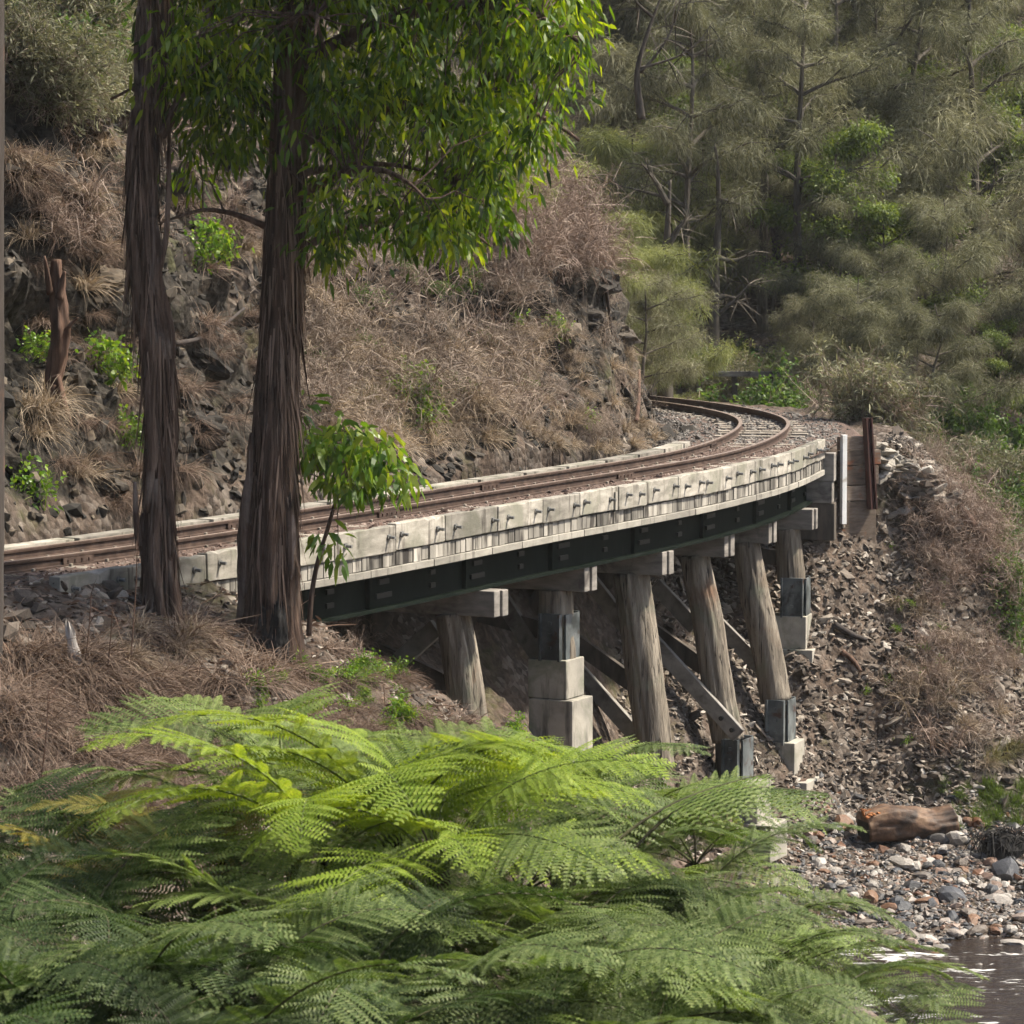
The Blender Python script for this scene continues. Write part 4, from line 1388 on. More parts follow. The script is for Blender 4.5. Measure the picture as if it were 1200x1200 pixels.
# the cutting behind the line
spur = lambda px, py: py < 560 - (px - 350) * .13 - 15
scatter_px('stem', 30, 350, 640, 270, 540, .5, 1.1, 'dry_stalks', 'bunch of upright dead stalks standing in the tan brush of the cutting', 'dead plant', 'dead stalks in the cutting brush', spur)
scatter_px('dry', 80, 345, 620, 255, 545, .55, 1.35, 'dry_shrub', 'tan leafless shrub tangled over the middle of the cutting behind the rails', 'shrub', 'tan dry shrubs on the cutting', spur)
scatter_px('red', 62, 560, 755, 200, 335, .8, 1.4, 'dry_shrub', 'brown wispy dry shrub hanging over the top of the rocky spur', 'shrub', 'brown dry shrubs on the spur')
scatter_px('dry', 28, 590, 768, 340, 525, .3, .7, 'dry_shrub', 'small dry shrub clinging to the rock face beside the bend', 'shrub', 'small dry shrubs on the rock face', lambda x, y: not (x > 680 and y < 480 and random.random() < .75))
scatter_px('red', 26, 0, 320, 0, 330, .7, 1.2, 'dry_shrub', 'brown dry shrub on the dark rock slope behind the two trunks', 'shrub', 'brown dry shrubs behind the trunks')
scatter_px('straw', 75, 380, 610, 400, 560, .7, 1.35, 'grass_tussock', 'straw coloured grass tussock arching down to the far kerb of the bridge', 'grass', 'straw tussocks above the kerb', spur)
scatter_px('straw', 46, 570, 768, 380, 530, .4, .9, 'grass_tussock', 'small straw grass tussock on the rock face before the bend', 'grass', 'straw tussocks on the rock face', lambda x, y: not (x > 690 and y < 470 and random.random() < .7))
scatter_px('straw', 14, 10, 150, 180, 600, .6, 1.1, 'grass_tussock', 'straw grass tussock hanging from the dark rock beside the left edge trunk', 'grass', 'straw tussocks hanging from the dark rock')
for (x, y, s_) in ((366, 355, 1.7), (352, 345, 1.5), (382, 370, 1.3)):
    p, nn = hit(x, y)
    plant('straw', p, nn, s_, 'grass_tussock', 'long drooping straw tussock just right of the leafy gum trunk', 'grass', 'long tussocks beside the gum trunk')
for (x, y, s_) in ((48, 485, 1.25), (60, 470, 1.1), (30, 480, 1.0)):
    p, nn = hit(x, y)
    plant('straw', p, nn, s_, 'grass_tussock', 'hanging straw tussock on the dark rock left of the shaggy trunk', 'grass', 'hanging tussocks on the dark rock')
for (x, y, s_) in ((285, 292, .9), (300, 300, .8), (270, 300, .7), (110, 250, .9), (120, 170, .9)):
    p, nn = hit(x, y)
    plant('straw', p, nn, s_, 'grass_tussock', 'pale grass tussock on the rock slope between the two gum trunks and the edge', 'grass', 'pale tussocks between the trunks')
scatter_px('brown', 60, 10, 300, 150, 600, .6, 1.1, 'dry_grass_mat', 'dull brown grass tuft on the shaded rock slope behind the trunks', 'grass', 'brown tufts behind the trunks')
for (x, y, s_) in ((420, 470, 1.1), (440, 455, 1.0), (400, 480, 1.0), (455, 500, .8)):
    p, nn = hit(x, y)
    plant('mixed', p, nn, s_, 'grass_tussock', 'half green grass tussock above the bright sapling', 'grass', 'half green tussocks above the sapling')
for (x, y, s_) in ((238, 305, .9), (228, 315, .7), (485, 470, .75), (505, 490, .7), (470, 455, .7), (490, 500, .7), (120, 445, .9), (40, 590, .8), (140, 520, .7), (650, 395, .6), (690, 500, .6), (595, 385, .7), (30, 420, .7)):
    p, nn = hit(x, y)
    plant('herb', p, nn, s_ * 1.9, 'leafy_herb', 'small fresh green herb growing out of the cutting behind the rails', 'herb', 'green herbs on the cutting')
scatter_px('leafy', 14, 360, 620, 300, 480, .35, .6, 'leafy_shrub', 'low green shrub among the tan brush of the cutting', 'shrub', 'green shrubs among the tan brush')
scatter_px('olive', 26, 0, 160, 0, 140, .8, 1.4, 'leafy_shrub', 'olive green shrub on the rock top behind the left trunks', 'shrub', 'olive shrubs on the rock top')
scatter_px('leafy', 10, 60, 170, 0, 120, .8, 1.3, 'leafy_shrub', 'broad leaved green shrub on the rock top behind the left trunks', 'shrub', 'green shrubs on the rock top')
scatter_px('olive', 16, 380, 640, 60, 260, .8, 1.3, 'leafy_shrub', 'olive shrub on the slope behind the drooping gum crown', 'shrub', 'olive shrubs behind the gum crown')
scatter_px('wattle', 40, 610, 790, -10, 200, .9, 1.6, 'leafy_shrub', 'pale green feathery shrub on the slope above the spur', 'shrub', 'pale feathery shrubs above the spur')
scatter_px('wattle', 8, 560, 640, 170, 260, .8, 1.2, 'leafy_shrub', 'light green bushy shrub showing beside the gum crown edge', 'shrub', 'light shrubs beside the gum crown')
# left bank in front of the line
scatter_px('brown', 130, 0, 430, 700, 950, .7, 1.5, 'dry_grass_mat', 'matted brown dry grass tuft on the near bank below the trunks', 'grass', 'matted brown tufts on the near bank', lambda x, y: y > 720 + max(0, x - 330) * .3 + (35 if x < 150 else 0) and not (225 < x < 470 and y < 770) and not (230 < x < 440 and random.random() < .62))
scatter_px('brown', 34, 350, 600, 745, 860, .5, .9, 'dry_grass_mat', 'brown dry grass tuft on the bank beside the first bridge pile', 'grass', 'brown tufts beside the first pile')
scatter_px('straw', 10, 150, 250, 735, 800, .5, .9, 'grass_tussock', 'pale dry grass tuft at the foot of the shaggy trunk', 'grass', 'pale tufts at the shaggy trunk')
scatter_px('herb', 30, 410, 690, 790, 870, .3, .75, 'leafy_herb', 'small green weed on the bank beside the bridge footings', 'herb', 'green weeds beside the footings')
scatter_px('herb', 16, 280, 430, 780, 850, .35, .7, 'leafy_herb', 'small green weed on the littered bank below the gum tree', 'herb', 'green weeds below the gum tree')
for (x, y, s_) in ((418, 755, .55), (430, 760, .45), (405, 770, .4)):
    p, nn = hit(x, y)
    plant('red', p, nn, s_, 'dry_shrub', 'small reddish dry shrub under the girder right of the gum tree', 'shrub', 'reddish shrubs under the girder')
for k, (x, y0, y1) in enumerate(((95, 800, 690), (150, 800, 600), (45, 930, 800), (120, 820, 700))):
    p, nn = hit(x, y0)
    q = on_y(x + 12, y1, p[1])
    mb = MB()
    pp = bspline(np.array([p - [0, 0, .05], (p + q) / 2 + [.03, 0, 0], q]), 8)
    tube(mb, pp, np.linspace(.009, .004, len(pp)), 6)
    b_ = pp[8:16]
    strips(mb, b_, rand_dirs(len(b_), .6), .22, .008, .1, 2)
    tag(mb.build('bare_stem', M['snag']), 'thin bare upright stem on the near bank in front of the rails', 'stem', 'bare stems on the near bank')
# right bank
scatter_px('stem', 24, 1060, 1195, 640, 890, .6, 1.15, 'dry_stalks', 'bunch of upright dead stalks on the right bank above the creek', 'dead plant', 'dead stalks on the right bank')
scatter_px('red', 14, 1075, 1195, 690, 890, .5, 1.0, 'dry_shrub', 'pinkish brown bramble on the lower right bank above the creek', 'shrub', 'brambles above the creek')
scatter_px('dry', 10, 1080, 1195, 660, 880, .5, 1.0, 'dry_shrub', 'pale tan leafless shrub on the lower right bank above the creek', 'shrub', 'pale shrubs above the creek')
scatter_px('red', 26, 1080, 1200, 530, 690, .7, 1.2, 'dry_shrub', 'upright reddish brown brush on the bank right of the rubble', 'shrub', 'reddish brush right of the rubble', dmax=66)
scatter_px('straw', 14, 1040, 1190, 700, 900, .5, .8, 'grass_tussock', 'pale straw tuft among the brambles of the right bank', 'grass', 'straw tufts among the brambles')
scatter_px('green', 50, 1105, 1215, 918, 972, .45, .8, 'grass_tussock', 'short green grass tuft on the creek edge right of the log', 'grass', 'green tufts right of the log')
scatter_px('mixed', 5, 1150, 1210, 870, 925, .6, .9, 'grass_tussock', 'olive grass tussock at the foot of the right bank', 'grass', 'olive tussocks at the bank foot')
scatter_px('herb', 16, 960, 1110, 640, 880, .3, .55, 'leafy_herb', 'tiny green weed on the stony bank beyond the trestle', 'herb', 'tiny weeds on the stony bank')
for (x, y, s_) in ((1192, 600, 1.3), (1200, 650, 1.5), (1186, 690, 1.1), (1205, 560, 1.3), (1198, 730, 1.1), (1188, 770, 1.0), (1170, 640, .8)):
    p, nn = hit(x, y)
    plant('leafy', p, nn, s_, 'leafy_shrub', 'yellow green leafy shrub at the right edge of the bank', 'shrub', 'leafy shrubs at the right edge')
scatter_px('dry', 12, 1090, 1200, 480, 545, .7, 1.3, 'dry_shrub', 'grey leafless brush behind the crest of the right bank', 'shrub', 'grey brush behind the right bank', dmax=75)
# ------------------------------------------------------------------ trees of the far slope
def proto_tree(H, Rc, base_f, nl, leafmat, kind, barkmat, seed, density=1.0, r0=.09, bare=.0):
    g = random.Random(seed)
    mb, cl, pts = MB(), [], []
    q = np.linspace(0, 1, 14)
    tr = np.stack([.25 * fbm(q * 2.5, seed, 0, seed, 2) * q, .25 * fbm(q * 2.5, seed, 5, seed + 1, 2) * q, q * H - .15], 1)
    tube(mb, tr, r0 * np.linspace(1.1, .2, 14), 8)
    for k in range(nl):
        f = base_f + (1 - base_f) * (k + g.random()) / nl
        i0 = min(12, int(f * 13))
        az = k * 2.4 + g.uniform(-.5, .5)
        ln = Rc * (1.15 - .75 * ((f - base_f) / (1 - base_f)) ** 1.5) * g.uniform(.6, 1.15)
        rs = g.uniform(.15, .8)
        t = np.linspace(0, 1, 7)
        dr = np.array([math.cos(az), math.sin(az), 0])
        L_ = tr[i0] + dr * (t * ln)[:, None]
        L_[:, 2] += rs * ln * t * (1 - .35 * t)
        L_[:, :2] += .12 * np.stack([fbm(t * 3, k, 0, seed, 2), fbm(t * 3, k, 4, seed, 2)], 1) * ln * t[:, None]
        tube(mb, L_, r0 * .45 * np.linspace(1, .18, 7), 6)
        for j in range(5):
            m = 2 + j if j < 4 else 6
            az2 = az + g.uniform(-1.2, 1.2)
            l2 = ln * g.uniform(.25, .5)
            e = L_[m] + np.array([math.cos(az2), math.sin(az2), g.uniform(-.1, .7)]) * l2
            tube(mb, [L_[m], (L_[m] + e) / 2 + np.array([0, 0, .06 * l2]), e], np.array([.014, .010, .005]) * (1.2 + r0 * 4), 5, cap=False)
            if g.random() > bare: cl += [e, (e * 2 + L_[m]) / 3, (e + L_[m] * 2) / 3]
        if g.random() > bare: cl += [L_[6], L_[5]]
    cl = np.array(cl)
    n = int(118 * density)
    i = np.repeat(np.arange(len(cl)), n)
    tc = rng.random(len(cl))
    lf = MB()
    if kind == 'feather':
        off = rng.normal(size=(len(i), 3)) * np.array([.17, .17, .15]) * Rc / 2
        d = norm(off) * .8 + rand_dirs(len(i), -.1) * .7
        strips(lf, cl[i] + off, d, .26 * rng.uniform(.5, 1.2, len(i)), .020, .45, 1, tint=np.clip(.15 + .7 * tc[i] + .16 * rng.normal(size=len(i)) + .5 * off[:, 2], 0, 1))
    else:
        off = rng.normal(size=(len(i), 3)) * np.array([.21, .21, .13]) * Rc / 2
        d = norm(off) * .6 + rand_dirs(len(i), -.25)
        leaves(lf, cl[i] + off, d, .15 * rng.uniform(.6, 1.2, len(i)), .05, 0, np.clip(.25 + .5 * tc[i] + .16 * rng.normal(size=len(i)) + .6 * off[:, 2], 0, 1))
    return mb.mesh('trunk', barkmat), lf.mesh('crown', leafmat)


TREES = dict(
    olive=[proto_tree(6.2, 2.3, .22, 15, M['olive'], 'feather', M['bark_far'], 100 + k, .95) for k in range(3)],
    grey=[proto_tree(5.2, 2.2, .2, 14, M['grey_leaf'], 'feather', M['bark_far'], 120 + k, .75) for k in range(2)],
    brown=[proto_tree(4.6, 2.1, .15, 14, M['brown_leaf'], 'feather', M['bark_far'], 140 + k, .6) for k in range(2)],
    green=[proto_tree(5.6, 2.0, .3, 13, M['green_leaf'], 'broad', M['bark_far'], 160 + k, .8) for k in range(2)],
    tall=[proto_tree(9.5, 2.1, .38, 16, M[('olive', 'grey_leaf', 'olive')[k]], 'feather', M['bark_far_grey' if k else 'bark_far'], 200 + k, .55, .13) for k in range(3)],
    wattle=[proto_tree(4.6, 1.9, .25, 13, M['wattle'], 'feather', M['bark_far'], 180 + k, .9) for k in range(2)])
TCOUNT = {k: 0 for k in TREES}


def tree(kind, x, y, sc, label, group, name='bush_tree', rz=None):
    z, nn = gz(x, y)
    tr, cr = TREES[kind][TCOUNT[kind] % len(TREES[kind])]
    TCOUNT[kind] += 1
    t = thing(name, label, 'tree', (x, y, z - .05), random.uniform(0, 6.3) if rz is None else rz, group)
    link('trunk', tr, t)
    link('crown', cr, t)
    t.scale = (sc, sc, sc * random.uniform(.9, 1.15))
    return t


LAB = dict(olive=('dark olive feathery tree', 'dark olive feathery trees'), grey=('grey green feathery tree', 'grey green feathery trees'),
           brown=('brownish thin leaved tree', 'brownish thin trees'), tall=('tall slender trunked airy tree', 'tall slender airy trees'), green=('mid green leafy tree', 'mid green leafy trees'), wattle=('pale green wattle tree', 'pale wattle trees'))


def kind_at(px, row):
    r_ = random.random()
    if px < 900:
        return ('green' if r_ < .42 else 'wattle' if r_ < .68 else 'grey' if r_ < .85 else 'olive')
    if px < 1030:
        return ('olive' if r_ < .36 else 'green' if r_ < .56 else 'grey' if r_ < .85 else 'wattle')
    return ('olive' if r_ < .48 else 'brown' if r_ < .68 else 'grey' if r_ < .86 else 'green')


ZONES = ((900, 'beyond the bend of the track'), (1030, 'on the middle of the far slope'), (2000, 'crowding the far slope above the right bank'))
for row, (Y, step, sc) in enumerate(((76, 80, .5), (80, 72, .66), (86, 74, .9), (95, 76, 1.05), (103, 84, 1.15), (113, 92, 1.25))):
    px = 800 - row * 28 + random.uniform(-20, 20)
    while px < 1310:
        y = Y + random.uniform(-2.5, 2.5)
        x = (px - 600) / F * y
        z = gz(x, y)[0]
        k = kind_at(px, row)
        zone = next(t for lim, t in ZONES if px < lim)
        dist = 'low ' if row < 1 else ''
        if row < 2 and 780 < px < 950: px += step * .9; continue
        tree(k, x, y, sc * random.uniform(.8, 1.2), dist + LAB[k][0] + ' ' + zone, dist + LAB[k][1] + ' ' + zone)
        px += step * random.uniform(.75, 1.25)
for px, Y, k, sc in ((800, 84, 'wattle', .7), (860, 86, 'green', .75), (845, 92, 'green', .95), (905, 84, 'olive', .62), (940, 88, 'grey', .9), (700, 78, 'wattle', .9), (740, 84, 'wattle', 1.0), (650, 80, 'wattle', 1.0), (770, 92, 'grey', 1.2), (690, 92, 'olive', 1.2), (985, 80, 'olive', .55), (1030, 77, 'olive', .5)):
    x = (px - 600) / F * Y
    tree(k, x, Y, sc, LAB[k][0] + ' in the gap straight behind the track bend', LAB[k][1] + ' behind the track bend')
# hill above the left of the frame
for k in range(26):
    px, py = random.uniform(-60, 780), random.uniform(-240, 40)
    p, nn = hit(px, py)
    if p is None: continue
    kk = random.choice(['olive', 'olive', 'wattle', 'grey'])
    tree(kk, p[0], p[1], random.uniform(.45, .8), LAB[kk][0] + ' high on the hill above the cutting', LAB[kk][1] + ' above the cutting')


def bare_tree(name, label, stems, Y, r0, mat, leaf=None, twigs=True, group=None):
    base = on_y(*stems[0][0], Y)
    t = thing(name, label, 'tree', base, 0, group)
    tw = MB()
    for k, st in enumerate(stems):
        st = [s_ if len(s_) == 3 else (*s_, 0) for s_ in st]
        P_ = bspline(np.array([on_y(x, y, Y + dy) for x, y, dy in st]), 8)
        mb = MB()
        r = r0 if k == 0 else r0 * .42
        tube(mb, P_, r * np.linspace(1, .16, len(P_)), 10, disp=lambda a, Q: 1 + .12 * fbm(np.cos(a) * 2, np.sin(a) * 2, Q[:, 2:3] * 2, k, 3))
        put(mb.build('trunk' if k == 0 else 'branch', mat, smooth=True), t)
        if twigs and k:
            i = rng.integers(len(P_) // 4, len(P_), 26)
            strips(tw, P_[i], rand_dirs(26, .2), rng.uniform(.3, 1.0, 26), .022, .2, 3)
    if tw.n: put(tw.build('twigs', M['bark_far']), t)
    return t


bare_tree('dead_tree', 'tall slender dark trunk with bare side branches beyond the bend', [
    [(834, 470), (834, 440), (838, 380), (837, 320), (843, 260), (842, 200), (837, 165)], [(840, 330), (822, 312), (800, 300)], [(843, 235), (862, 238), (880, 246)], [(839, 300), (858, 310), (892, 290)],
    [(838, 370), (862, 352), (880, 330)], [(838, 400), (815, 395), (800, 402)], [(840, 350), (850, 345), (868, 352)]], 78, .17, M['bark_far_grey'])
bare_tree('gum_tree', 'grey straight trunk standing right behind the rocky spur', [
    [(779, 475), (780, 440), (778, 370), (781, 300), (783, 250), (786, 205)], [(783, 240), (765, 205), (750, 190)], [(781, 290), (798, 262), (812, 250)]], 72.5, .19, M['bark_far_grey'])
bare_tree('dead_tree', 'dark bare branching tree against the far slope at the top right', [
    [(1010, 330), (1012, 250), (1020, 180), (1014, 120), (1022, 60)], [(1016, 130), (1040, 60), (1075, 15), (1090, -20)], [(1018, 110), (1000, 50), (960, 15), (905, 5)], [(1015, 190), (970, 172), (930, 168), (870, 170)],
    [(1012, 120), (985, 60), (960, 40)], [(1020, 70), (1030, 30), (1020, -20)]], 86, .14, M['bark_far'])
bare_tree('dead_tree', 'bare leaning dark branches rising from the hill above the spur', [
    [(752, 140), (745, 95), (748, 70), (765, 20), (785, -30)], [(750, 85), (775, 60), (795, 20), (800, -20)], [(748, 80), (770, 75), (815, 60), (838, 20)], [(765, 20), (740, 0), (735, -30)]], 66, .08, M['bark_far'])
bare_tree('dead_tree', 'thin crooked dead tree between the olive crowns on the right', [
    [(1160, 420), (1150, 360), (1140, 310), (1148, 250), (1140, 180)], [(1148, 250), (1165, 220), (1170, 190)], [(1140, 300), (1120, 270), (1100, 260)], [(1150, 350), (1172, 330), (1190, 325)]], 84, .09, M['bark_far'])
for px, Y, sc in ((806, 79, .8), (893, 83, .95), (936, 81, .85), (972, 85, 1.0), (1062, 86, 1.0), (1142, 84, .95), (1000, 90, 1.1), (910, 92, 1.1), (1125, 93, 1.1), (826, 90, 1.0)):
    tree('tall', (px - 600) / F * Y, Y, sc, LAB['tall'][0] + ' rising ' + next(t for lim, t in ZONES if px < lim).replace('crowding the', 'from the').replace('on the', 'from the'), LAB['tall'][1] + ' ' + next(t for lim, t in ZONES if px < lim))
for px, Y, k, sc in ((762, 71.5, 'wattle', .62), (728, 69, 'wattle', .55), (690, 66, 'wattle', .5), (752, 67, 'grey', .5)):
    tree(k, (px - 600) / F * Y, Y, sc, LAB[k][0] + ' growing on the back of the rocky spur', LAB[k][1] + ' on the back of the spur')
# low growth where the track bends away
def bush(px, py, Y, kind, sc, label, name='bush', group=None):
    x = (px - 600) / F * Y
    z, nn = gz(x, Y)
    st, lv = SH[kind][0]
    t = thing(name, label, 'bush', (x, Y, z - .05), random.uniform(0, 6), group)
    link('stems', st, t)
    link('leaves', lv, t)
    t.scale = (sc,) * 3
    return t


SH['round'] = [proto_shrub(16, 1.0, M['twig'], .007, .6, (M['shrub_leaf'], .075, .032), 6500) for k in range(1)]
bush(908, 460, 72.5, 'round', 1.75, 'round bright green bush on the outside of the track bend')
bush(884, 462, 73.2, 'round', 1.0, 'smaller green bush half hidden by the round bright bush at the bend')
for k in range(90):
    px = random.uniform(775, 1010)
    Y = random.uniform(72.5, 80)
    kk = random.choice(['wattle', 'olive', 'olive', 'round', 'dry'])
    x = (px - 600) / F * Y
    u, s, _, _ = [float(a[0]) for a in track_uv([x], [Y])]
    if abs(u) < 2.4 or (855 < px < 950 and Y < 76): continue
    if px < 960 and Y < 77 and kk != 'dry': kk = 'wattle'
    z, nn = gz(x, Y)
    plant(kk, (x, Y, z - .05), nn, random.uniform(.6, 1.0) * (.42 if px < 960 and Y < 77 else 1), 'low_shrub', {'wattle': 'pale', 'olive': 'olive', 'round': 'green', 'dry': 'leafless'}[kk] + ' low shrub on the ground just beyond the track bend', 'shrub', kk.replace('round', 'green').replace('dry', 'leafless') + ' low shrubs beyond the bend')
for k in range(60):
    px = random.uniform(985, 1290)
    Y = random.uniform(64, 76)
    kk = random.choice(['olive', 'dry', 'red', 'round', 'olive', 'olive'] if Y > 68 else ['dry', 'red', 'olive'])
    x = (px - 600) / F * Y
    z, nn = gz(x, Y)
    plant(kk, (x, Y, z - .05), nn, random.uniform(1.0, 1.7), 'low_shrub', {'wattle': 'pale', 'olive': 'olive', 'round': 'green', 'dry': 'grey leafless', 'red': 'brown leafless'}[kk] + ' shrub in the dip behind the right bank', 'shrub', {'wattle': 'pale', 'olive': 'olive', 'round': 'green', 'dry': 'grey leafless', 'red': 'brown leafless'}[kk] + ' shrubs behind the right bank')
# pale guard rail on the far terrace
G0, G1 = on_y(770, 437.5, 76.5), on_y(952, 438.5, 76.5)
gr = thing('guard_rail', 'long pale horizontal rail on low posts crossing behind the bend', 'railing', (G0 + G1) / 2 - np.array([0, 0, .6]))
mb = MB().box((G0 + G1) / 2, (G1 - G0) / 2, (0, .05, 0), (0, 0, .055))
put(mb.build('rail', M['cap']), gr)
for f in np.linspace(.04, .96, 5):
    c = G0 + (G1 - G0) * f
    put(MB().box(c + np.array([0, .12, -.5]), (.06, 0, 0), (0, .06, 0), (0, 0, .5)).build('post', M['dark_timber']), gr)
c = on_y(941, 452, 76)
g = gz(c[0], 76)[0]
tag(MB().box((0, 0, 0), (.06, 0, 0), (0, .05, 0), (0, 0, .55)).build('marker_post', M['wallboard'], loc=(c[0], 76, max(g + .45, c[2]))), 'short reddish post standing beside the round bright bush', 'post')

# ------------------------------------------------------------------ ferns
def proto_frond(L, npair, pin, a0, a1, stipe, mat, stalk, seed, droop=.5, sag=.25):
    g = np.random.default_rng(seed)
    mb = MB()
    n = 40
    t = np.linspace(0, 1, n)
    ang = R(1) * (a0 + (a1 - a0) * t ** 1.1)
    dx, dz = np.cos(ang) * L / (n - 1), np.sin(ang) * L / (n - 1)
    C_ = np.stack([np.concatenate([[0], np.cumsum(dx[:-1])]), .05 * np.sin(t * 3 + seed) * t, np.concatenate([[0], np.cumsum(dz[:-1])])], 1)
    T_ = norm(np.gradient(C_, axis=0))
    tube(mb, C_, np.linspace(.015, .003, n), 6, 1)
    for k in range(npair):
        f = stipe + (1 - stipe) * (k + .3) / npair
        i = f * (n - 1)
        p = np.array([np.interp(i, np.arange(n), C_[:, j]) for j in range(3)])
        T = norm(np.array([np.interp(i, np.arange(n), T_[:, j]) for j in range(3)]))
        v = (f - stipe) / (1 - stipe)
        l = pin * (np.sin(PI * min(1, .20 + .80 * v ** .8)) ** .8) * g.uniform(.9, 1.08) + .02
        for sg in (-1, 1):
            S = np.array([0, sg, 0.])
            Nn = norm(np.cross(T, S)) * (1 if np.cross(T, S)[2] > 0 else -1)
            A = norm(S + T * (.30 + .45 * v) + Nn * g.uniform(-.12, .22))
            if g.random() < .03: continue
            l *= 1 if g.random() > .06 else g.uniform(.45, .8)
            m = max(5, int(l / .036))
            x = (np.arange(m) + .5) / m
            ctr = p + A * (x * l)[:, None] + np.array([0, 0, -1.]) * (droop * l * x ** 2.2)[:, None]
            ax = norm(np.gradient(ctr, axis=0)) if m > 2 else np.repeat(A[None], m, 0)
            cr = norm(np.cross(Nn, ax))
            cr = cr * np.sign((cr @ T))[:, None]
            # midrib of the pinna
            w_ = .005
            V = np.concatenate([ctr + Nn * .001 + cr * w_ * .5, ctr + Nn * .001 - cr * w_ * .5])
            kk = np.arange(m - 1)
            mb.add(V, np.stack([kk, kk + 1, m + kk + 1, m + kk], -1), 0, .75)
            ql = (.064 * pin / .55) * (1 - x ** 2.6) * (.75 + .25 * np.minimum(1, x * 6)) + .008
            st = l / m
            for s2 in (-1, 1):
                dirp = cr * s2 + ax * .28
                nrm = norm(np.cross(ax, dirp)); nrm = nrm * np.sign(nrm[:, 2:3] + 1e-6)
                lift = sag * g.uniform(.4, 1.3, m)
                b0, b1 = ctr - ax * st * .34, ctr + ax * st * .34
                mid = ctr + dirp * (ql * .55)[:, None] + nrm * (ql * .10)[:, None]
                tip = ctr + dirp * ql[:, None] - nrm * (ql * lift)[:, None] + ax * (ql * .10)[:, None]
                V = np.stack([b0, b1, mid + ax * st * .28, mid - ax * st * .28, tip], 1)
                o = np.arange(m)[:, None] * 5
                mb.add(V.reshape(-1, 3), [o + np.array([[0, 1, 2, 3]]), o + np.array([[3, 2, 4]])], 0, np.repeat(np.clip(.45 + .16 * g.normal(size=m) + .25 * x, 0, 1), 5))
    return mb.mesh('frond', [mat, stalk])


SHAPES = [dict(L=2.4, npair=19, pin=.62, a0=40, a1=-30, stipe=.20, droop=.14), dict(L=2.1, npair=16, pin=.54, a0=30, a1=-34, stipe=.16, droop=.22),
          dict(L=2.6, npair=18, pin=.66, a0=50, a1=-38, stipe=.22, droop=.10), dict(L=1.9, npair=15, pin=.50, a0=18, a1=-24, stipe=.14, droop=.28)]
FR = {}
for mk in ('fern', 'fern_light', 'fern_lime', 'fern_dark', 'fern_old', 'fern_dead'):
    FR[mk] = [proto_frond(mat=M[mk], stalk=M['stipe_green' if mk in ('fern_lime', 'fern_light') else 'stipe'], seed=k + 3, **{**SHAPES[k % 4], 'a0': SHAPES[k % 4]['a0'] + (0 if k < 4 else 14), 'a1': SHAPES[k % 4]['a1'] - (0 if k < 4 else 22)}) for k in range(6)]


def fern(px, py, Y, mats, n, sc, label, az0=None, arc=360, tilt=0, group=None):
    c = on_y(px, py, Y)
    g = gz(c[0], c[1])[0]
    root = thing('tree_fern', label, 'fern', (c[0], c[1], min(g, c[2] - .3) - .05), 0, group)
    mb = MB()
    h = c[2] - root.location.z
    tube(mb, [(0, 0, 0), (.03, 0, h * .5), (0, 0, h - .02)], [.13, .10, .07], 12, disp=lambda a, Q: 1 + .25 * fbm(np.cos(a) * 4, np.sin(a) * 4, Q[:, 2:3] * 6, 3, 3))
    mb.build('trunk', M['caudex'], root)
    a0 = random.uniform(0, 360) if az0 is None else az0
    for k in range(n):
        mk = mats[k % len(mats)]
        me = FR[mk][random.randrange(len(FR[mk]))]
        o = link('frond', me, root, (0, 0, h - .03))
        az = R(a0 + arc * (k + random.uniform(-.3, .3)) / n)
        o.rotation_euler = (R(random.uniform(-22, 22)), R(random.uniform(-18, 16) + tilt), az)
        s_ = sc * random.uniform(.82, 1.12)
        o.scale = (s_, s_ * random.uniform(.9, 1.1), s_)
    return root


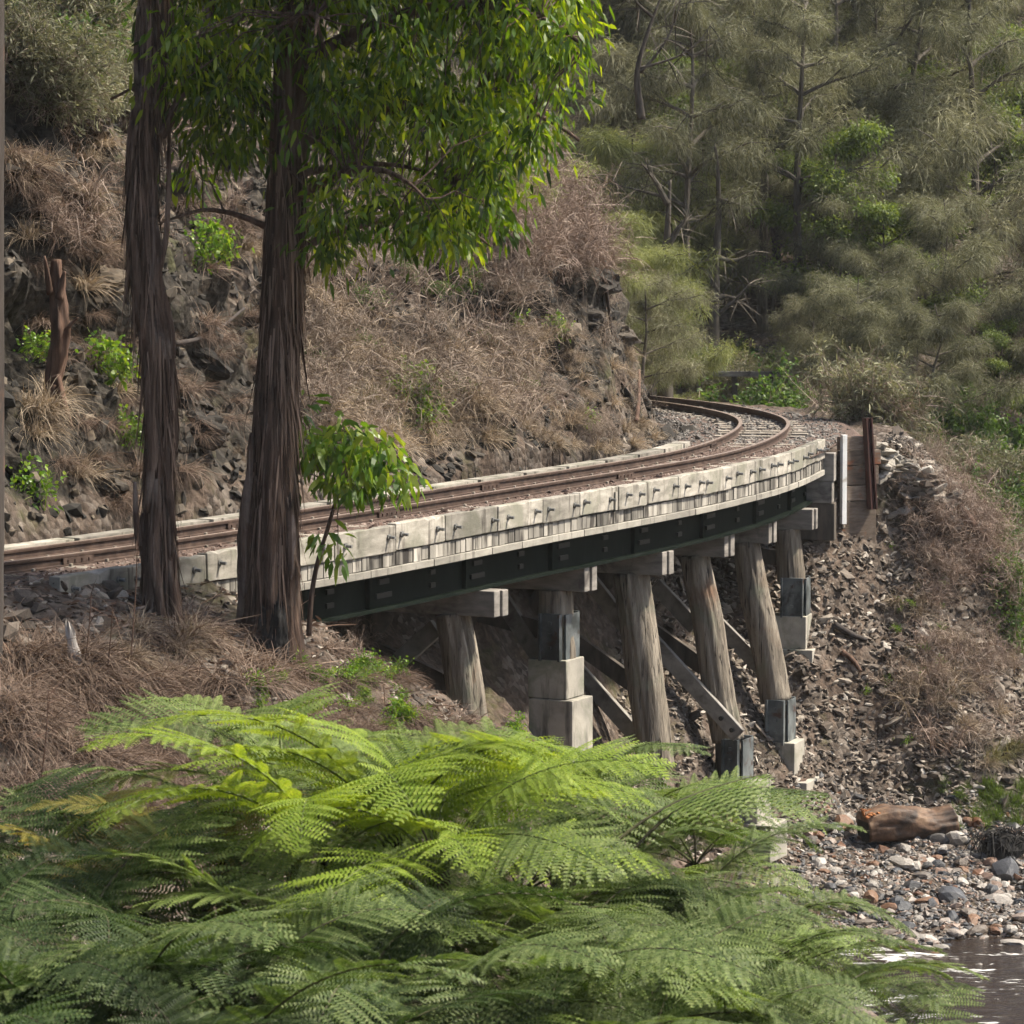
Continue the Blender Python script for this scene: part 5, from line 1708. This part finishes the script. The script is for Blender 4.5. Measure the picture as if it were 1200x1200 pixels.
# rows of the fern bank: (px, py, Y, kinds, size); azimuth 0 = to the right, 270 = towards the camera
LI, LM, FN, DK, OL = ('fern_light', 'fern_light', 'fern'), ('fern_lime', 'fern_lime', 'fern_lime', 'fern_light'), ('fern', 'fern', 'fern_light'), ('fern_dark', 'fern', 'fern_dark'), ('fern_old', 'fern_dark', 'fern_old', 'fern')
ROWS = [
    ('top', [(265, 945, 24.8, LI, .66), (345, 950, 24.9, LI, .72), (462, 975, 23.6, LM, .80), (560, 955, 25.4, LI, .62), (655, 945, 25.8, LI, .62), (745, 960, 25.8, LI, .60), (815, 1010, 25.4, FN, .52)]),
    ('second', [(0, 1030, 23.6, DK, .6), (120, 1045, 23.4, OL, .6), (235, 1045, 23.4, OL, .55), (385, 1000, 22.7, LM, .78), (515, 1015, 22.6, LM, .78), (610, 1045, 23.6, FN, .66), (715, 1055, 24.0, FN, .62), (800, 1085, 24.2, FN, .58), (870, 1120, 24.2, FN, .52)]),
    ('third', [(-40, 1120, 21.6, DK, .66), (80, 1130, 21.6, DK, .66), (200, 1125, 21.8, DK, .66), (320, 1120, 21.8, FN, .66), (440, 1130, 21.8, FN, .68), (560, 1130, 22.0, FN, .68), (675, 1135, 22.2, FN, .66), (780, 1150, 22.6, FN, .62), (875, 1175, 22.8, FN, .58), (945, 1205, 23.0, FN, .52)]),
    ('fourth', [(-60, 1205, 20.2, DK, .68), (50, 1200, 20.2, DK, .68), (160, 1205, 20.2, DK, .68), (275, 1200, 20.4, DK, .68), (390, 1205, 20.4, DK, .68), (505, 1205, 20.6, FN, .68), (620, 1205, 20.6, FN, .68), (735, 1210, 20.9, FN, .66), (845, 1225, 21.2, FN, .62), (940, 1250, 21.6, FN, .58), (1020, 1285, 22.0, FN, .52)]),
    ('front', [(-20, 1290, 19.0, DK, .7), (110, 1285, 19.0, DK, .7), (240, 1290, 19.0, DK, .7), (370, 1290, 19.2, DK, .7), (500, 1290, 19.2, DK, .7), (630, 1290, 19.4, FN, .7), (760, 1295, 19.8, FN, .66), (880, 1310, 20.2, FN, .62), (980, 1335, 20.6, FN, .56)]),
]
ORD = ['first', 'second', 'third', 'fourth', 'fifth', 'sixth', 'seventh', 'eighth', 'ninth', 'tenth', 'eleventh']
TONE = {LI: 'light green', LM: 'bright lime green', FN: 'mid green', DK: 'dark green', OL: 'yellowing'}
for rn, row in ROWS:
    for k, (px, py, Y, kinds, sc) in enumerate(row):
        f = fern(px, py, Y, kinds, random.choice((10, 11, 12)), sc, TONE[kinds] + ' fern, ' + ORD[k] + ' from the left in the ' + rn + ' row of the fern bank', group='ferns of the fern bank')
        h = f.children[0].data.vertices[-1].co.z
        for j in range(random.choice((0, 1, 1, 2))):           # dead brown frond hanging below the crown
            o = link('dead_frond', FR['fern_dead'][random.choice((1, 3))], f, (0, 0, h - .05))
            o.rotation_euler = (R(random.uniform(-15, 15)), R(random.uniform(28, 55)), random.uniform(0, 6.3))
            o.scale = (sc * .85, sc * .6, sc * .85)
        for j in range(random.choice((0, 0, 1, 2))):           # young frond still coiled
            mb = MB()
            t = np.linspace(0, 1, 30)
            hh = random.uniform(.35, .7)
            sp_ = np.where(t < .6, 0, (t - .6) / .4)
            ang = sp_ * 9
            rr_ = .075 * (1 - .75 * sp_)
            P_ = np.stack([np.where(t < .6, .12 * t ** 2, .043 + rr_ * np.sin(ang)), 0 * t, np.where(t < .6, hh * t / .6, hh + .075 * 0 + (rr_ * np.cos(ang) - .075) * -1 - .0)], 1)
            tube(mb, P_, np.interp(t, [0, .6, 1], [.014, .011, .006]), 7)
            o = mb.build('coiled_frond', M['stipe_green'], f, loc=(0, 0, h - .03), smooth=True)
            o.rotation_euler = (0, R(random.uniform(0, 25)), random.uniform(0, 6.3))


def lone_frond(px0, px1, px2, Y0, Y1, mk, label, sc=1.0, bare=.55, pin=.42):
    """single long frond on its own stalk: stalk foot, shoulder and tip in the picture"""
    A, B_, C2 = on_y(*px0, Y0), on_y(*px1, (Y0 + Y1) / 2), on_y(*px2, Y1)
    P_ = resample(bspline(np.array([A, (A + B_) / 2, B_, (B_ + C2) / 2 + np.array([0, 0, .06]), C2]), 12), .03)
    mb = MB()
    tube(mb, P_, np.linspace(.017, .004, len(P_)), 8, 1)
    T_ = norm(np.gradient(P_, axis=0))
    n = len(P_)
    i0 = int(n * bare)
    step = max(2, (n - i0) // 14)
    for i in range(i0, n - 1, step):
        v = (i - i0) / (n - i0)
        l = pin * (math.sin(PI * min(1, .22 + .78 * v ** .8)) ** .8) + .02
        T = T_[i]
        S0_ = norm(np.cross(T, [0, 0, 1.]))
        for sg in (-1, 1):
            S = S0_ * sg
            Nn = norm(np.cross(T, S)); Nn = Nn * np.sign(Nn[2] + 1e-6)
            A_ = norm(S + T * (.25 + .4 * v))
            m = max(5, int(l / .03))
            x = (np.arange(m) + .5) / m
            ctr = P_[i] + A_ * (x * l)[:, None] + np.array([0, 0, -1.]) * (.55 * l * x ** 2)[:, None]
            ax = norm(np.gradient(ctr, axis=0))
            cr = norm(np.cross(Nn, ax))
            ql = .060 * (1 - x ** 2.4) + .006
            for s2 in (-1, 1):
                dp = cr * s2 + ax * .25
                st = l / m
                mid, tip = ctr + dp * (ql * .55)[:, None], ctr + dp * ql[:, None] - Nn * (ql * .2)[:, None]
                V = np.stack([ctr - ax * st * .28, ctr + ax * st * .28, mid + ax * st * .22, mid - ax * st * .22, tip], 1)
                o = np.arange(m)[:, None] * 5
                mb.add(V.reshape(-1, 3), [o + np.array([[0, 1, 2, 3]]), o + np.array([[3, 2, 4]])], 0, np.repeat(np.clip(.45 + .16 * rng.normal(size=m) + .2 * x, 0, 1), 5))
    o = mb.build('fern_frond', [M[mk], M['stipe']])
    return tag(o, label, 'fern frond')


lone_frond((612, 1100), (740, 965), (905, 905), 22.5, 23.2, 'fern_light', 'long dark stalked frond arching up right in front of the bridge piles', pin=.34, bare=.62)
lone_frond((640, 1110), (800, 930), (975, 930), 22.8, 23.6, 'fern', 'long frond drooping in front of the lowest bridge footing', pin=.42, bare=.60)
lone_frond((516, 1085), (506, 990), (455, 925), 22.6, 22.9, 'fern_lime', 'lime frond on a dark upright stalk in front of the lime fern', pin=.40, bare=.60)
# ferns far off behind the right bank
for (px, Y, sc) in ((1030, 69, 1.0), (1062, 70, 1.1), (1095, 71, .9)):
    x = (px - 600) / F * Y
    z = gz(x, Y)[0]
    py = 600 - F * math.tan(math.atan2(z + .4 - EYE, Y) + PITCH)
    fern(px, py, Y, ('fern_light', 'fern'), 8, sc * .42, 'small pale fern far off behind the crest of the right bank', group='pale ferns behind the right bank')

# ------------------------------------------------------------------ creek
WZ = -6.38
wm, nt, out = new_mat('creek water')
n = N(nt)
co = n.coord('Object', (1, 2.2, 1))
b = n('Bump', {'Height': n.math('ADD', n.noise(co, 2.2, 5, .6, .8), n.math('MULTIPLY', n.noise(co, 9, 4, .6), .35)), 'Strength': .6, 'Distance': .05})
fm = n.noise(n.coord('Object', (1, 2.6, 1)), 2.6, 6, .7, .6)
fz = n.noise(n.coord('Object', (.5, .9, 1)), 1.1, 3, .6, .3)
foam_glint = n.ramp(n.math('ADD', n.math('MULTIPLY', fm, .6), n.math('MULTIPLY', fz, .5)), [(.615, (0, 0, 0)), (.66, (1, 1, 1))])
wc = n.mix(n.math('MULTIPLY', foam_glint, .85), (.022, .015, .010), (.72, .72, .70))  # white riffle foam, with sky glints painted into the water colour
p = n('BsdfPrincipled', {'Base Color': wc, 'Roughness': n.math('MULTIPLY_ADD', foam_glint, .5, .06), 'IOR': 1.33, 'Specular IOR Level': .6, 'Normal': b.outputs[0]})
nt.links.new(p.outputs[0], out.inputs[0])
mb = MB()
xs = np.concatenate([np.arange(-2, 3, .5), np.arange(3, 8.6, .045), np.arange(8.6, 40, 1)])
ys = np.concatenate([np.arange(30, 42.5, .5), np.arange(42.5, 50, .05), np.arange(50, 57, 1)])
XX, YY = np.meshgrid(xs, ys)
riff = np.clip(fbm(XX * .5, YY * .35, 0, 91, 3) * 1.6 + .35, .06, 1) * ((XX > 3) & (XX < 8.6) & (YY > 42.5) & (YY < 50))
ZZ = WZ + riff * (.085 * fbm(XX * 2.0 + YY * .5, YY * 4.0, 0, 92, 3) + .03 * vn(XX * 8, YY * 11, 0, 93))
i = np.arange(XX.size).reshape(XX.shape)
mb.add(np.stack([XX, YY, ZZ], -1).reshape(-1, 3), np.stack([i[:-1, :-1], i[:-1, 1:], i[1:, 1:], i[1:, :-1]], -1).reshape(-1, 4))
tag(mb.build('water', wm, smooth=True), 'dark brown creek water in the lower right corner', 'water', kind='structure')

STONE = [MB().add(*rock_shape(200 + k, True, .25)).mesh('stone', M['creek']) for k in range(6)]
KIN = dict(creek=('grey brown stone lying among the pebbles of the creek bar', 'creek bar stones'), creek_grey=('blue grey smooth stone on the creek bar', 'blue grey creek stones'),
           creek_pale=('pale flat stone on the creek bar', 'pale creek stones'), creek_rust=('rust brown stone on the creek bar', 'rust brown creek stones'))
STK = {}
for mk in KIN:
    STK[mk] = []
    for k in range(5):
        v, f = rock_shape(210 + k, True, .25)
        mb = MB()
        mb.add(v, f, 0, random.random())
        STK[mk].append(mb.mesh('stone', M[mk]))


def stone(px, py, size, mk, sq=(1, .75, .5), label=None, name='creek_stone', cat='stone', group='', rz=None, p=None):
    if p is None:
        p, nn = hit(px, py)
        if p is None: return
    z = max(p[2], WZ - .03)
    o = link(name, random.choice(STK[mk]))
    o.location = (p[0], p[1], z + size * sq[2] * .15)
    o.scale = tuple(size * a * random.uniform(.85, 1.15) for a in sq)
    o.rotation_euler = (random.uniform(-.25, .25), random.uniform(-.25, .25), random.uniform(0, 6.3) if rz is None else rz)
    return tag(o, label or KIN[mk][0], cat, (KIN[mk][1] if group == '' else group) if label is None or group else None)


NAMED = [(1116, 1052, .38, 'creek_grey', (1, .8, .6), 'large rounded dark grey boulder in the middle of the creek bar'), (1055, 1065, .30, 'creek_grey', (1, .75, .6), 'smooth blue grey stone beside the rust coloured boulder'),
         (1022, 1055, .30, 'creek_rust', (1, .8, .7), 'rust orange boulder at the fern side of the creek bar'), (1165, 1058, .36, 'creek', (1.2, .6, .5), 'white streaked dark stone at the water edge'),
         (1058, 1012, .36, 'creek_pale', (1.2, .8, .3), 'largest pale flat slab in front of the log'), (1090, 1010, .28, 'creek_pale', (1.2, .7, .35), 'pale slab right of the largest slab'),
         (1180, 1025, .42, 'creek_grey', (.9, .7, .9), 'dark upright boulder below the black root clump'), (1105, 1000, .28, 'creek_grey', (1.3, .6, .3), 'blue flat slab near the log end'),
         (1140, 1080, .30, 'creek_rust', (1.2, .7, .4), 'tan flat stone at the water line'), (1115, 1078, .26, 'creek_grey', (1, .8, .7), 'wet dark stone half in the water'),
         (1192, 1120, .34, 'creek_pale', (1.1, .8, .35), 'pale stone standing out of the water at the right edge'), (1088, 1118, .18, 'creek_pale', (1.2, .8, .4), 'small white stone in the water beside the ferns'),
         (985, 968, .34, 'creek_rust', (1, .8, .8), 'ochre boulder left of the log behind the fern frond'), (1120, 985, .28, 'creek_pale', (1, .8, .8), 'tan rounded stone under the right end of the log')]
for x, y, s_, mk, sq, lb in NAMED: stone(x, y, s_ * .62, mk, sq, lb)
k = 0
while k < 260:
    px, py = random.uniform(930, 1235), random.uniform(960, 1150)
    if px < 900 + (py - 900) * .75 - 40: continue
    p, nn = hit(px, py)
    if p is None or (p[2] < WZ - .02 and random.random() < .68) or p[2] > -4.6: continue
    mk = random.choices(['creek', 'creek_grey', 'creek_pale', 'creek_rust'], [.5, .18, .2, .12])[0]
    stone(0, 0, random.choice((.06, .07, .09, .10, .13, .17)) * random.uniform(.8, 1.2), mk, (1, .75, .48), p=p)
    k += 1


def scatter_stuff(name, mat, label, cat, n, x0, x1, y0, y1, lo, hi, cond, sq=(1, .75, .45), flat=.4):
    """stones strewn on the real ground, chosen by ground position"""
    pos, nr_ = [], []
    t = 0
    while len(pos) < n and t < n * 6:
        t += 1
        x, y = random.uniform(x0, x1), random.uniform(y0, y1)
        z, nn = gz(x, y)
        if cond(x, y, z): pos.append((x, y, z))
    mb = MB()
    pos = np.array(pos)
    scatter_rocks(mb, pos, rng.uniform(lo, hi, len(pos)) * (1 + 1.2 * (rng.random(len(pos)) < .04)), sq, flat)
    return tag(mb.build(name, mat), label, cat, kind='stuff')


def uv1(x, y): return [float(a[0]) for a in track_uv([x], [y])]


scatter_stuff('pebbles', M['creek'], 'mixed pebbles covering the creek bar', 'pebbles', 15000, 3.2, 9.5, 48.2, 54.5, .02, .07, lambda x, y, z: z < -4.9 and z > WZ - .12)
scatter_stuff('bank_rubble', M['rubble'], 'loose slaty rubble covering the bank beyond the trestle', 'rubble', 14000, 1.5, 10, 49.5, 61, .025, .085, lambda x, y, z: z < .1 and z > -5.6 and (uv1(x, y)[0] < -2.1 or uv1(x, y)[1] < S_B - .1 or (z < -.9 and uv1(x, y)[0] < 0)), (1.2, .8, .35), .55)
scatter_stuff('bank_rubble', M['rubble'], 'small stones and clods on the near bank below the rails', 'rubble', 5000, -7, -.5, 29.5, 42, .02, .06, lambda x, y, z: uv1(x, y)[0] < -1.55, (1.1, .8, .45), .5)
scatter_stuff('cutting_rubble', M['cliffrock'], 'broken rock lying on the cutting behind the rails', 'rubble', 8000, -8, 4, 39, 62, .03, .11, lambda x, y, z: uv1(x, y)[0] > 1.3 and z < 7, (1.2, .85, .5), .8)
# pale slabs heaped beside the wing wall
for k in range(110):
    a = random.random()
    px, py = 1026 + 105 * a ** 1.2 + random.uniform(-6, 6), 523 + 62 * a ** 1.3 + abs(random.gauss(0, 20))
    p, nn = hit(px, py)
    if p is None or p[1] > 64: continue
    v = random.choice(ROCKS)
    mb = MB().add(v[0], v[1], 0, random.random())
    s_ = random.uniform(.09, .23)
    o = mb.build('slate_slab', M['slate' if py < 560 or random.random() < .35 else 'rubble'])
    o.location = tuple(p + np.array([0, 0, s_ * .25]))
    o.scale = (s_ * 1.25, s_ * .9, s_ * .36)
    o.rotation_euler = (random.uniform(-.5, .5), random.uniform(-.4, .4), random.uniform(0, 6))
    tag(o, 'flat pale slate slab in the heap right of the board retaining wall', 'stone', 'slate slabs beside the retaining wall')
# larger rocks of the near bank
for (x, y, s_) in ((18, 728, .16), (30, 705, .14), (70, 690, .13), (128, 690, .12), (140, 700, .11), (98, 700, .10), (8, 745, .17), (60, 935, .2), (120, 700, .09), (45, 715, .1), (28, 755, .12), (64, 815, .11)):
    p, nn = hit(x, y)
    v = random.choice(ROCKS)
    o = MB().add(v[0], v[1], 0, random.random()).build('bank_rock', M['rubble'])
    o.location = tuple(p + np.array([0, 0, s_ * .2]))
    o.scale = (s_ * 1.1, s_ * .9, s_ * .6)
    o.rotation_euler = (random.uniform(-.4, .4), random.uniform(-.4, .4), random.uniform(0, 6))
    tag(o, 'brown grey rock on the near bank left of the shaggy trunk', 'stone', 'rocks on the near bank')
# rock ledges of the cutting
for (x, y, s_, ) in ((705, 330, .5), (738, 345, .5), (690, 370, .4), (748, 400, .55), (725, 380, .4), (640, 480, .35), (100, 140, .45), (70, 190, .5), (85, 250, .4), (110, 330, .45), (230, 500, .4), (120, 560, .4), (240, 420, .35)):
    p, nn = hit(x, y)
    v, f = rock_shape(random.randint(0, 999), True, .45)
    for _ in range(2):
        e = v[f]
        m_ = (e + np.roll(e, -1, 1)) / 2
        nv = np.concatenate([e, m_], 1).reshape(-1, 3)
        k_ = np.arange(len(f))[:, None] * 6
        f = np.concatenate([k_ + np.array([[0, 3, 5]]), k_ + np.array([[3, 1, 4]]), k_ + np.array([[5, 4, 2]]), k_ + np.array([[3, 4, 5]])])
        v = nv
    v = v + norm(v) * (.16 * fbm(v[:, 0] * 2, v[:, 1] * 2, v[:, 2] * 5, 3, 4) - .12 * np.abs(fbm(v[:, 0] * 3, v[:, 1] * 3, v[:, 2] * 3, 4, 3)))[:, None]
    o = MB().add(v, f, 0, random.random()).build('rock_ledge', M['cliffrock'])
    o.location = tuple(p - nn * s_ * .5)
    o.scale = (s_ * 1.2, s_ * .9, s_ * .65)
    o.rotation_euler = (random.uniform(-.3, .3), random.uniform(-.5, .1), random.uniform(0, 6))
    tag(o, 'dark rock ledge jutting from the cutting behind the rails', 'rock', 'rock ledges of the cutting')

# the log on the bar
A, B_ = hit(1012, 990)[0], hit(1122, 975)[0]
q = np.linspace(0, 1, 26)[:, None]
Bq = np.array([A[0] + 1.38, A[1] + .45, A[2] + .32])
A = A + np.array([0, 0, .25])
q = np.linspace(0, 1, 60)[:, None]
P_ = A + (Bq - A) * q
P_[:, 2] += .05 * np.sin(q[:, 0] * 5 + .5)
log = thing('log', 'short thick brown log with an orange rotten top lying on the creek bar', 'log', (A + Bq) / 2 - np.array([0, 0, .27]))
mb = MB()
tube(mb, P_, .27 * (1 - .07 * np.cos(q[:, 0] * 7)), 60, disp=lambda a, Q: 1 + .20 * fbm(np.cos(a) * 1.5, np.sin(a) * 1.5, Q[:, :1] * 1.6, 5, 4) - .10 * np.abs(fbm(np.cos(a) * 4, np.sin(a) * 4, Q[:, :1] * .8, 6, 3)))
put(mb.build('trunk', M['log'], smooth=True), log)
mb = MB()
d = norm(Bq - A)
pos = A + d * rng.uniform(.02, .55, 60)[:, None] ** 1.3 + np.stack([rng.normal(size=60) * .02, rng.normal(size=60) * .09, .25 - np.abs(rng.normal(size=60)) * .03], 1)
scatter_rocks(mb, pos, rng.uniform(.03, .07, 60), (1.4, .6, .5), .3)
put(mb.build('rotten_wood', M['rot']), log)
mb = MB()
tube(mb, [A - d * .012, A - d * .004], [.235, .235], 24, disp=lambda a, Q: 1 + .08 * fbm(np.cos(a) * 2, np.sin(a) * 2, 0 * Q[:, :1], 5, 3))
put(mb.build('log_end', M['char']), log)
# black root clump at the right edge of the bar
p, nn = hit(1178, 1005)
mb = MB()
v, f = rock_shape(77, True, .5)
mb.add(v * np.array([.45, .35, .28]) + p + np.array([0, 0, .15]), f)
strips(mb, p + rng.normal(size=(260, 3)) * np.array([.22, .15, .06]) + np.array([0, 0, .34]), rand_dirs(260, -.1), .4, .02, .7, 3)
tag(mb.build('root_clump', M['char']), 'black tangled root clump washed up on the right of the creek bar', 'roots')


def stick(pts, r0, mat, label, name='fallen_branch', dz=.03):
    P_ = []
    for x, y in pts:
        p, nn = hit(x, y)
        P_.append(p + nn * dz)
    P_ = bspline(np.array(P_), 8)
    mb = MB()
    tube(mb, P_, r0 * np.linspace(1, .55, len(P_)), 8)
    return tag(mb.build(name, M[mat], smooth=True), label, 'branch')


stick([(200, 408), (228, 398), (256, 385), (282, 362)], .035, 'bark_pale', 'pale fallen branch slanting across the rock between the two gum trunks', dz=.12)
stick([(660, 440), (652, 415), (645, 380)], .028, 'bark_pale', 'thin grey dead stick standing on the rock face above the rails', dz=.10)
stick([(738, 495), (742, 470), (741, 432)], .04, 'snag', 'short brown snag on the rock face beside the bend', dz=.12)
stick([(700, 335), (707, 375), (712, 400)], .03, 'bark_pale', 'thin pale root hanging down the spur rock', dz=.15)
stick([(800, 585), (850, 600), (880, 590)], .0301, 'snag', 'stick under the deck', dz=.05) if False else None
stick([(975, 733), (1000, 748), (1015, 752)], .06, 'bark_pale', 'broken grey branch lying on the stony bank beyond the last pile', dz=.05)
stick([(985, 765), (1000, 775), (1008, 790)], .05, 'snag', 'brown broken branch below the grey one on the stony bank', dz=.05)
stick([(800, 800), (840, 830), (862, 850)], .035, 'snag', 'dark stick lying on the rubble between the raking piles', dz=.06)
stick([(1118, 596), (1140, 625), (1168, 655)], .11, 'snag', 'old brown log leaning over the dark hole in the right bank', dz=.12)
stick([(1088, 598), (1093, 615), (1100, 630)], .07, 'snag', 'brown stump piece on the right bank below the rubble', dz=.05)
stick([(80, 745), (60, 770), (45, 795)], .02, 'bark_pale', 'curled bark strip beside the pale bark slab', dz=.05)
stick([(380, 800), (405, 830), (425, 842)], .02, 'snag', 'thin curved stick on the littered bank below the gum tree', dz=.05)
# hole under the leaning log
p, nn = hit(1140, 640)
v, f = rock_shape(91, True, .3)
# dead stump on the cutting
sp = [hit(66, 470)[0]]
Ys = sp[0][1] - .25
P_ = bspline(np.array([on_y(x, y, Ys) for x, y in ((62, 480), (60, 455), (68, 420), (72, 385), (66, 340), (66, 300))]), 10)
mb = MB()
tube(mb, P_, np.interp(np.linspace(0, 1, len(P_)), [0, .3, .6, 1], [.07, .09, .11, .05]), 30, disp=lambda a, Q: 1 + .55 * fbm(np.cos(a) * 1.8, np.sin(a) * 1.8, Q[:, 2:3] * 2.2, 8, 4))
for (xa, ya, xb, yb, r_) in ((60, 345, 52, 300, .05), (70, 350, 76, 318, .06), (62, 450, 45, 500, .06), (64, 440, 84, 500, .05), (72, 390, 92, 372, .035)):
    a_, b_ = on_y(xa, ya, Ys - .05), on_y(xb, yb, Ys - .1)
    tube(mb, np.linspace(a_, b_, 10), r_ * np.linspace(1, .3, 10), 12, disp=lambda a, Q: 1 + .5 * fbm(np.cos(a) * 1.8, np.sin(a) * 1.8, Q[:, 2:3] * 4, 9, 4))
tag(mb.build('dead_stump', M['snag'], smooth=True), 'reddish brown broken stump hanging on the dark rock left of the shaggy trunk', 'stump')
# pale slab of bark
p, nn = hit(88, 800)
q0, q1 = on_y(94, 798, p[1]), on_y(80, 730, p[1] + .1)
k = np.linspace(0, 1, 14)
ctr = q0 + (q1 - q0) * k[:, None]
wd_ = np.interp(k, [0, .2, .6, .85, 1], [.03, .06, .075, .06, .02]) * (1 + .35 * fbm(k * 6, 3.3, 0, 4, 3))
mb = MB()
rows = []
for c, w_ in zip(ctr, wd_):
    for a in np.linspace(-1.1, 1.1, 7): rows.append(c + np.array([w_ * math.sin(a), -w_ * .6 * math.cos(a), .05 * math.sin(a * 5 + 1) * (c[2] > q1[2] - .12)]))
for c, w_ in zip(ctr, wd_):
    for a in np.linspace(-1.1, 1.1, 7): rows.append(c + np.array([w_ * .9 * math.sin(a), -w_ * .5 * math.cos(a) + .012, 0]))
i = np.arange(13)[:, None] * 7 + np.arange(6)[None]
f1 = np.stack([i, i + 1, i + 8, i + 7], -1).reshape(-1, 4)
mb.add(np.array(rows), [f1, f1[:, ::-1] + 98])
tag(mb.build('bark_slab', surf_mat('bleached bark', [(.26, .235, .21), (.38, .355, .33)], 5, (3, 3, .4), .85, .4, .01)), 'bleached white slab of bark standing on the near bank', 'bark')
# dead leaves and bark litter
pos, ns = [], []
while len(pos) < 9000:
    x, y = random.uniform(-7, 2.5), random.uniform(26, 46)
    if abs(x) / y > .16: continue
    u = uv1(x, y)[0]
    if u > -1.5: continue
    z, nn = gz(x, y)
    pos.append((x, y, z + .02))
pos = np.array(pos)
mb = MB()
d = rand_dirs(len(pos))
d[:, 2] = d[:, 2] * .25 + .1
leaves(mb, pos, d, rng.uniform(.05, .14, len(pos)), .028, 0, None, .1)
b_ = pos[rng.integers(0, len(pos), 1500)]
d = rand_dirs(1500); d[:, 2] *= .25
strips(mb, b_, d, rng.uniform(.2, .7, 1500), .012, .1, 2)
tag(mb.build('leaf_litter', M['litter']), 'brown fallen leaves and twigs strewn over the near bank', 'leaf litter', kind='stuff')
# ------------------------------------------------------------------ the air
hm, nt, out = new_mat('valley haze')
pv = nt.nodes.new('ShaderNodeVolumePrincipled')
pv.inputs['Color'].default_value = (.86, .90, .92, 1)
pv.inputs['Density'].default_value = .00024
pv.inputs['Anisotropy'].default_value = .2
nt.links.new(pv.outputs[0], out.inputs['Volume'])
top = max(40.0, float(P[..., 2].max()) + 15)
o = MB().box((5, 140, (top - 12) / 2), (180, 0, 0), (0, 185, 0), (0, 0, (top + 12) / 2)).build('haze', hm)
tag(o, kind='stuff', label='thin pale haze in the valley air', cat='haze')
